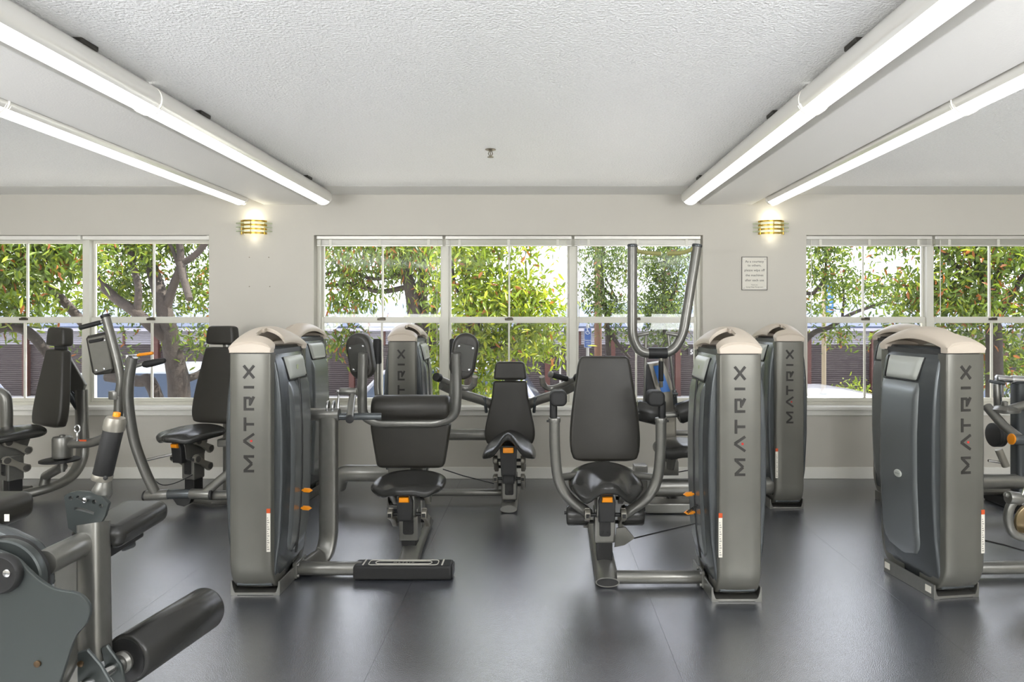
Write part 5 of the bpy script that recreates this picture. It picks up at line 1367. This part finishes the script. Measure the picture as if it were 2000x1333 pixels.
tree('tree with twin trunks and orange-tinged leaves, left part of the middle window', b0, LG,
     [bl(615, 420, 760, 560, Y, 1500), bl(720, 420, 875, 560, Y, 2300), bl(615, 530, 730, 625, Y, 700), bl(745, 520, 800, 590, Y, 120), bl(830, 520, 880, 640, Y, 500), bl(620, 640, 720, 690, Y, 300)],
     [([b0, P(818, 700, Y), P(812, 640, Y), P(806, 590, Y), P(795, 540, Y), P(770, 480, Y), P(750, 420, Y)], 0.15, 0.07),
      ([P(822, 690, Y + 0.1), P(826, 620, Y + 0.1), P(824, 570, Y + 0.1), P(830, 500, Y), P(850, 430, Y)], 0.12, 0.06),
      ([P(846, 700, Y + 0.5), P(848, 620, Y + 0.5), P(854, 560, Y + 0.5)], 0.09, 0.05),
      ([P(800, 560, Y), P(740, 570, Y), P(690, 555, Y), P(630, 560, Y)], 0.05, 0.025),
      ([P(790, 535, Y), P(730, 545, Y), P(680, 530, Y), P(625, 536, Y)], 0.04, 0.02)], dead=0.10, hang=0.7, ln=0.125)
Y = 8.0
b0 = Vector((P(905, 800, Y).x, Y, GZ + 0.12))
tree('bright yellow-green tree in the centre of the middle window', b0, LY,
     [bl(865, 410, 985, 560, Y, 1300), bl(868, 520, 1040, 640, Y, 1900), bl(980, 545, 1105, 640, Y + 0.2, 900), bl(865, 620, 1050, 720, Y + 0.3, 1300), bl(1000, 640, 1100, 690, Y, 380), bl(865, 700, 980, 790, Y + 0.4, 700), bl(840, 640, 900, 800, Y + 0.4, 600), bl(985, 440, 1075, 492, Y, 260)],
     [([b0, P(915, 740, Y), P(918, 660, Y), P(912, 580, Y), P(915, 500, Y), P(930, 420, Y)], 0.055, 0.025),
      ([P(918, 660, Y), P(950, 620, Y), P(1000, 598, Y), P(1060, 590, Y)], 0.03, 0.012),
      ([P(912, 600, Y), P(890, 560, Y), P(880, 500, Y)], 0.025, 0.012),
      ([P(916, 700, Y), P(960, 680, Y), P(1010, 670, Y)], 0.022, 0.01)], dead=0.05, hang=0.3)
Y = 14.0
b0 = Vector((P(1192, 740, Y).x, Y, GZ))
tree('small-leaved tree behind the parking sign, right part of the middle window', b0, LD,
     [bl(1130, 455, 1240, 545, Y, 1500), bl(1130, 540, 1180, 590, Y, 450), bl(1150, 575, 1245, 622, Y, 900), bl(1195, 510, 1240, 560, Y, 220), bl(1180, 640, 1240, 665, Y, 160)],
     [([b0, P(1188, 690, Y), P(1186, 640, Y), P(1178, 580, Y), P(1176, 520, Y), P(1182, 460, Y)], 0.07, 0.03),
      ([P(1186, 640, Y), P(1205, 670, Y), P(1222, 690, Y), P(1230, 700, Y)], 0.05, 0.03),
      ([P(1176, 560, Y), P(1205, 590, Y), P(1192, 560, Y), P(1180, 540, Y)], 0.03, 0.012)], ln=0.10, wd=0.034, dead=0.02)
Y = 15.5
b0 = Vector((P(1300, 740, Y).x, Y, GZ))
tree('round dense tree framed by the tall U-shaped machine frame', b0, LD,
     [bl(1240, 450, 1350, 560, Y, 2800), bl(1240, 540, 1345, 645, Y, 3000), bl(1235, 640, 1350, 680, Y, 500)],
     [([b0, P(1300, 690, Y), P(1298, 640, Y), P(1296, 560, Y), P(1300, 480, Y)], 0.08, 0.03),
      ([P(1298, 620, Y), P(1320, 560, Y), P(1328, 510, Y)], 0.04, 0.015)], ln=0.10, wd=0.034, dead=0.02)
Y = 12.0
b0 = Vector((P(1540, 800, Y).x, Y, GZ))
tree('airy tree with thin bare limbs at the left of the right window', b0, LG,
     [bl(1560, 430, 1690, 500, Y, 1100), bl(1570, 490, 1640, 560, Y, 650), bl(1620, 520, 1700, 590, Y, 650), bl(1690, 540, 1765, 600, Y, 480), bl(1572, 575, 1606, 618, Y, 250), bl(1618, 640, 1665, 668, Y, 200), bl(1690, 455, 1760, 485, Y, 160)],
     [([b0, P(1545, 720, Y), P(1562, 680, Y), P(1590, 650, Y), P(1620, 640, Y), P(1660, 615, Y), P(1700, 600, Y), P(1735, 590, Y)], 0.07, 0.02),
      ([P(1548, 700, Y), P(1565, 585, Y), P(1590, 572, Y), P(1610, 540, Y), P(1615, 480, Y)], 0.05, 0.02),
      ([P(1645, 622, Y), P(1648, 580, Y), P(1644, 540, Y)], 0.025, 0.012)], ln=0.10, wd=0.036, dead=0.04)
Y = 8.4
b0 = Vector((P(1945, 800, Y).x, Y, GZ))
tree('large reddish-green tree filling the far right window', b0, LG,
     [bl(1700, 420, 1830, 490, Y, 600), bl(1750, 520, 1835, 625, Y, 900), bl(1820, 420, 1960, 560, Y, 1700), bl(1930, 420, 2080, 560, Y, 1200), bl(1815, 540, 1950, 640, Y, 1200), bl(1940, 570, 2080, 650, Y, 700), bl(1730, 625, 1830, 665, Y, 260), bl(1825, 640, 1960, 740, Y + 0.8, 900), bl(1930, 650, 2080, 800, Y + 1.0, 900)],
     [([b0, P(1942, 720, Y), P(1940, 640, Y), P(1932, 580, Y), P(1920, 540, Y), P(1905, 480, Y), P(1890, 420, Y)], 0.11, 0.05),
      ([P(1935, 600, Y), P(1950, 540, Y), P(1975, 500, Y), P(2005, 450, Y)], 0.06, 0.03),
      ([P(1938, 640, Y), P(1985, 560, Y), P(2010, 520, Y), P(2020, 440, Y)], 0.05, 0.03),
      ([P(1920, 545, Y), P(1870, 520, Y), P(1830, 480, Y)], 0.03, 0.012)], dead=0.08)
Y = 17.5
for i, (px_, w_) in enumerate(((1760, 46), (1665, 30))):
    b0 = Vector((P(px_, 790, Y).x, Y, GZ))
    T = Thing('shrub', b0, ('low green shrub by the shutters in the right window' if i == 0 else 'small green weed clump at the foot of the shutters, right window'), 'shrub')
    foliage(T, [bl(px_ - w_, 755, px_ + w_, 792, Y, 260)], 0.16, 0.05, LY, hang=-0.3)
    T.w('stem', tube([b0, b0 + Vector((0.03, 0, 0.3))], 0.02, 6), BARK)
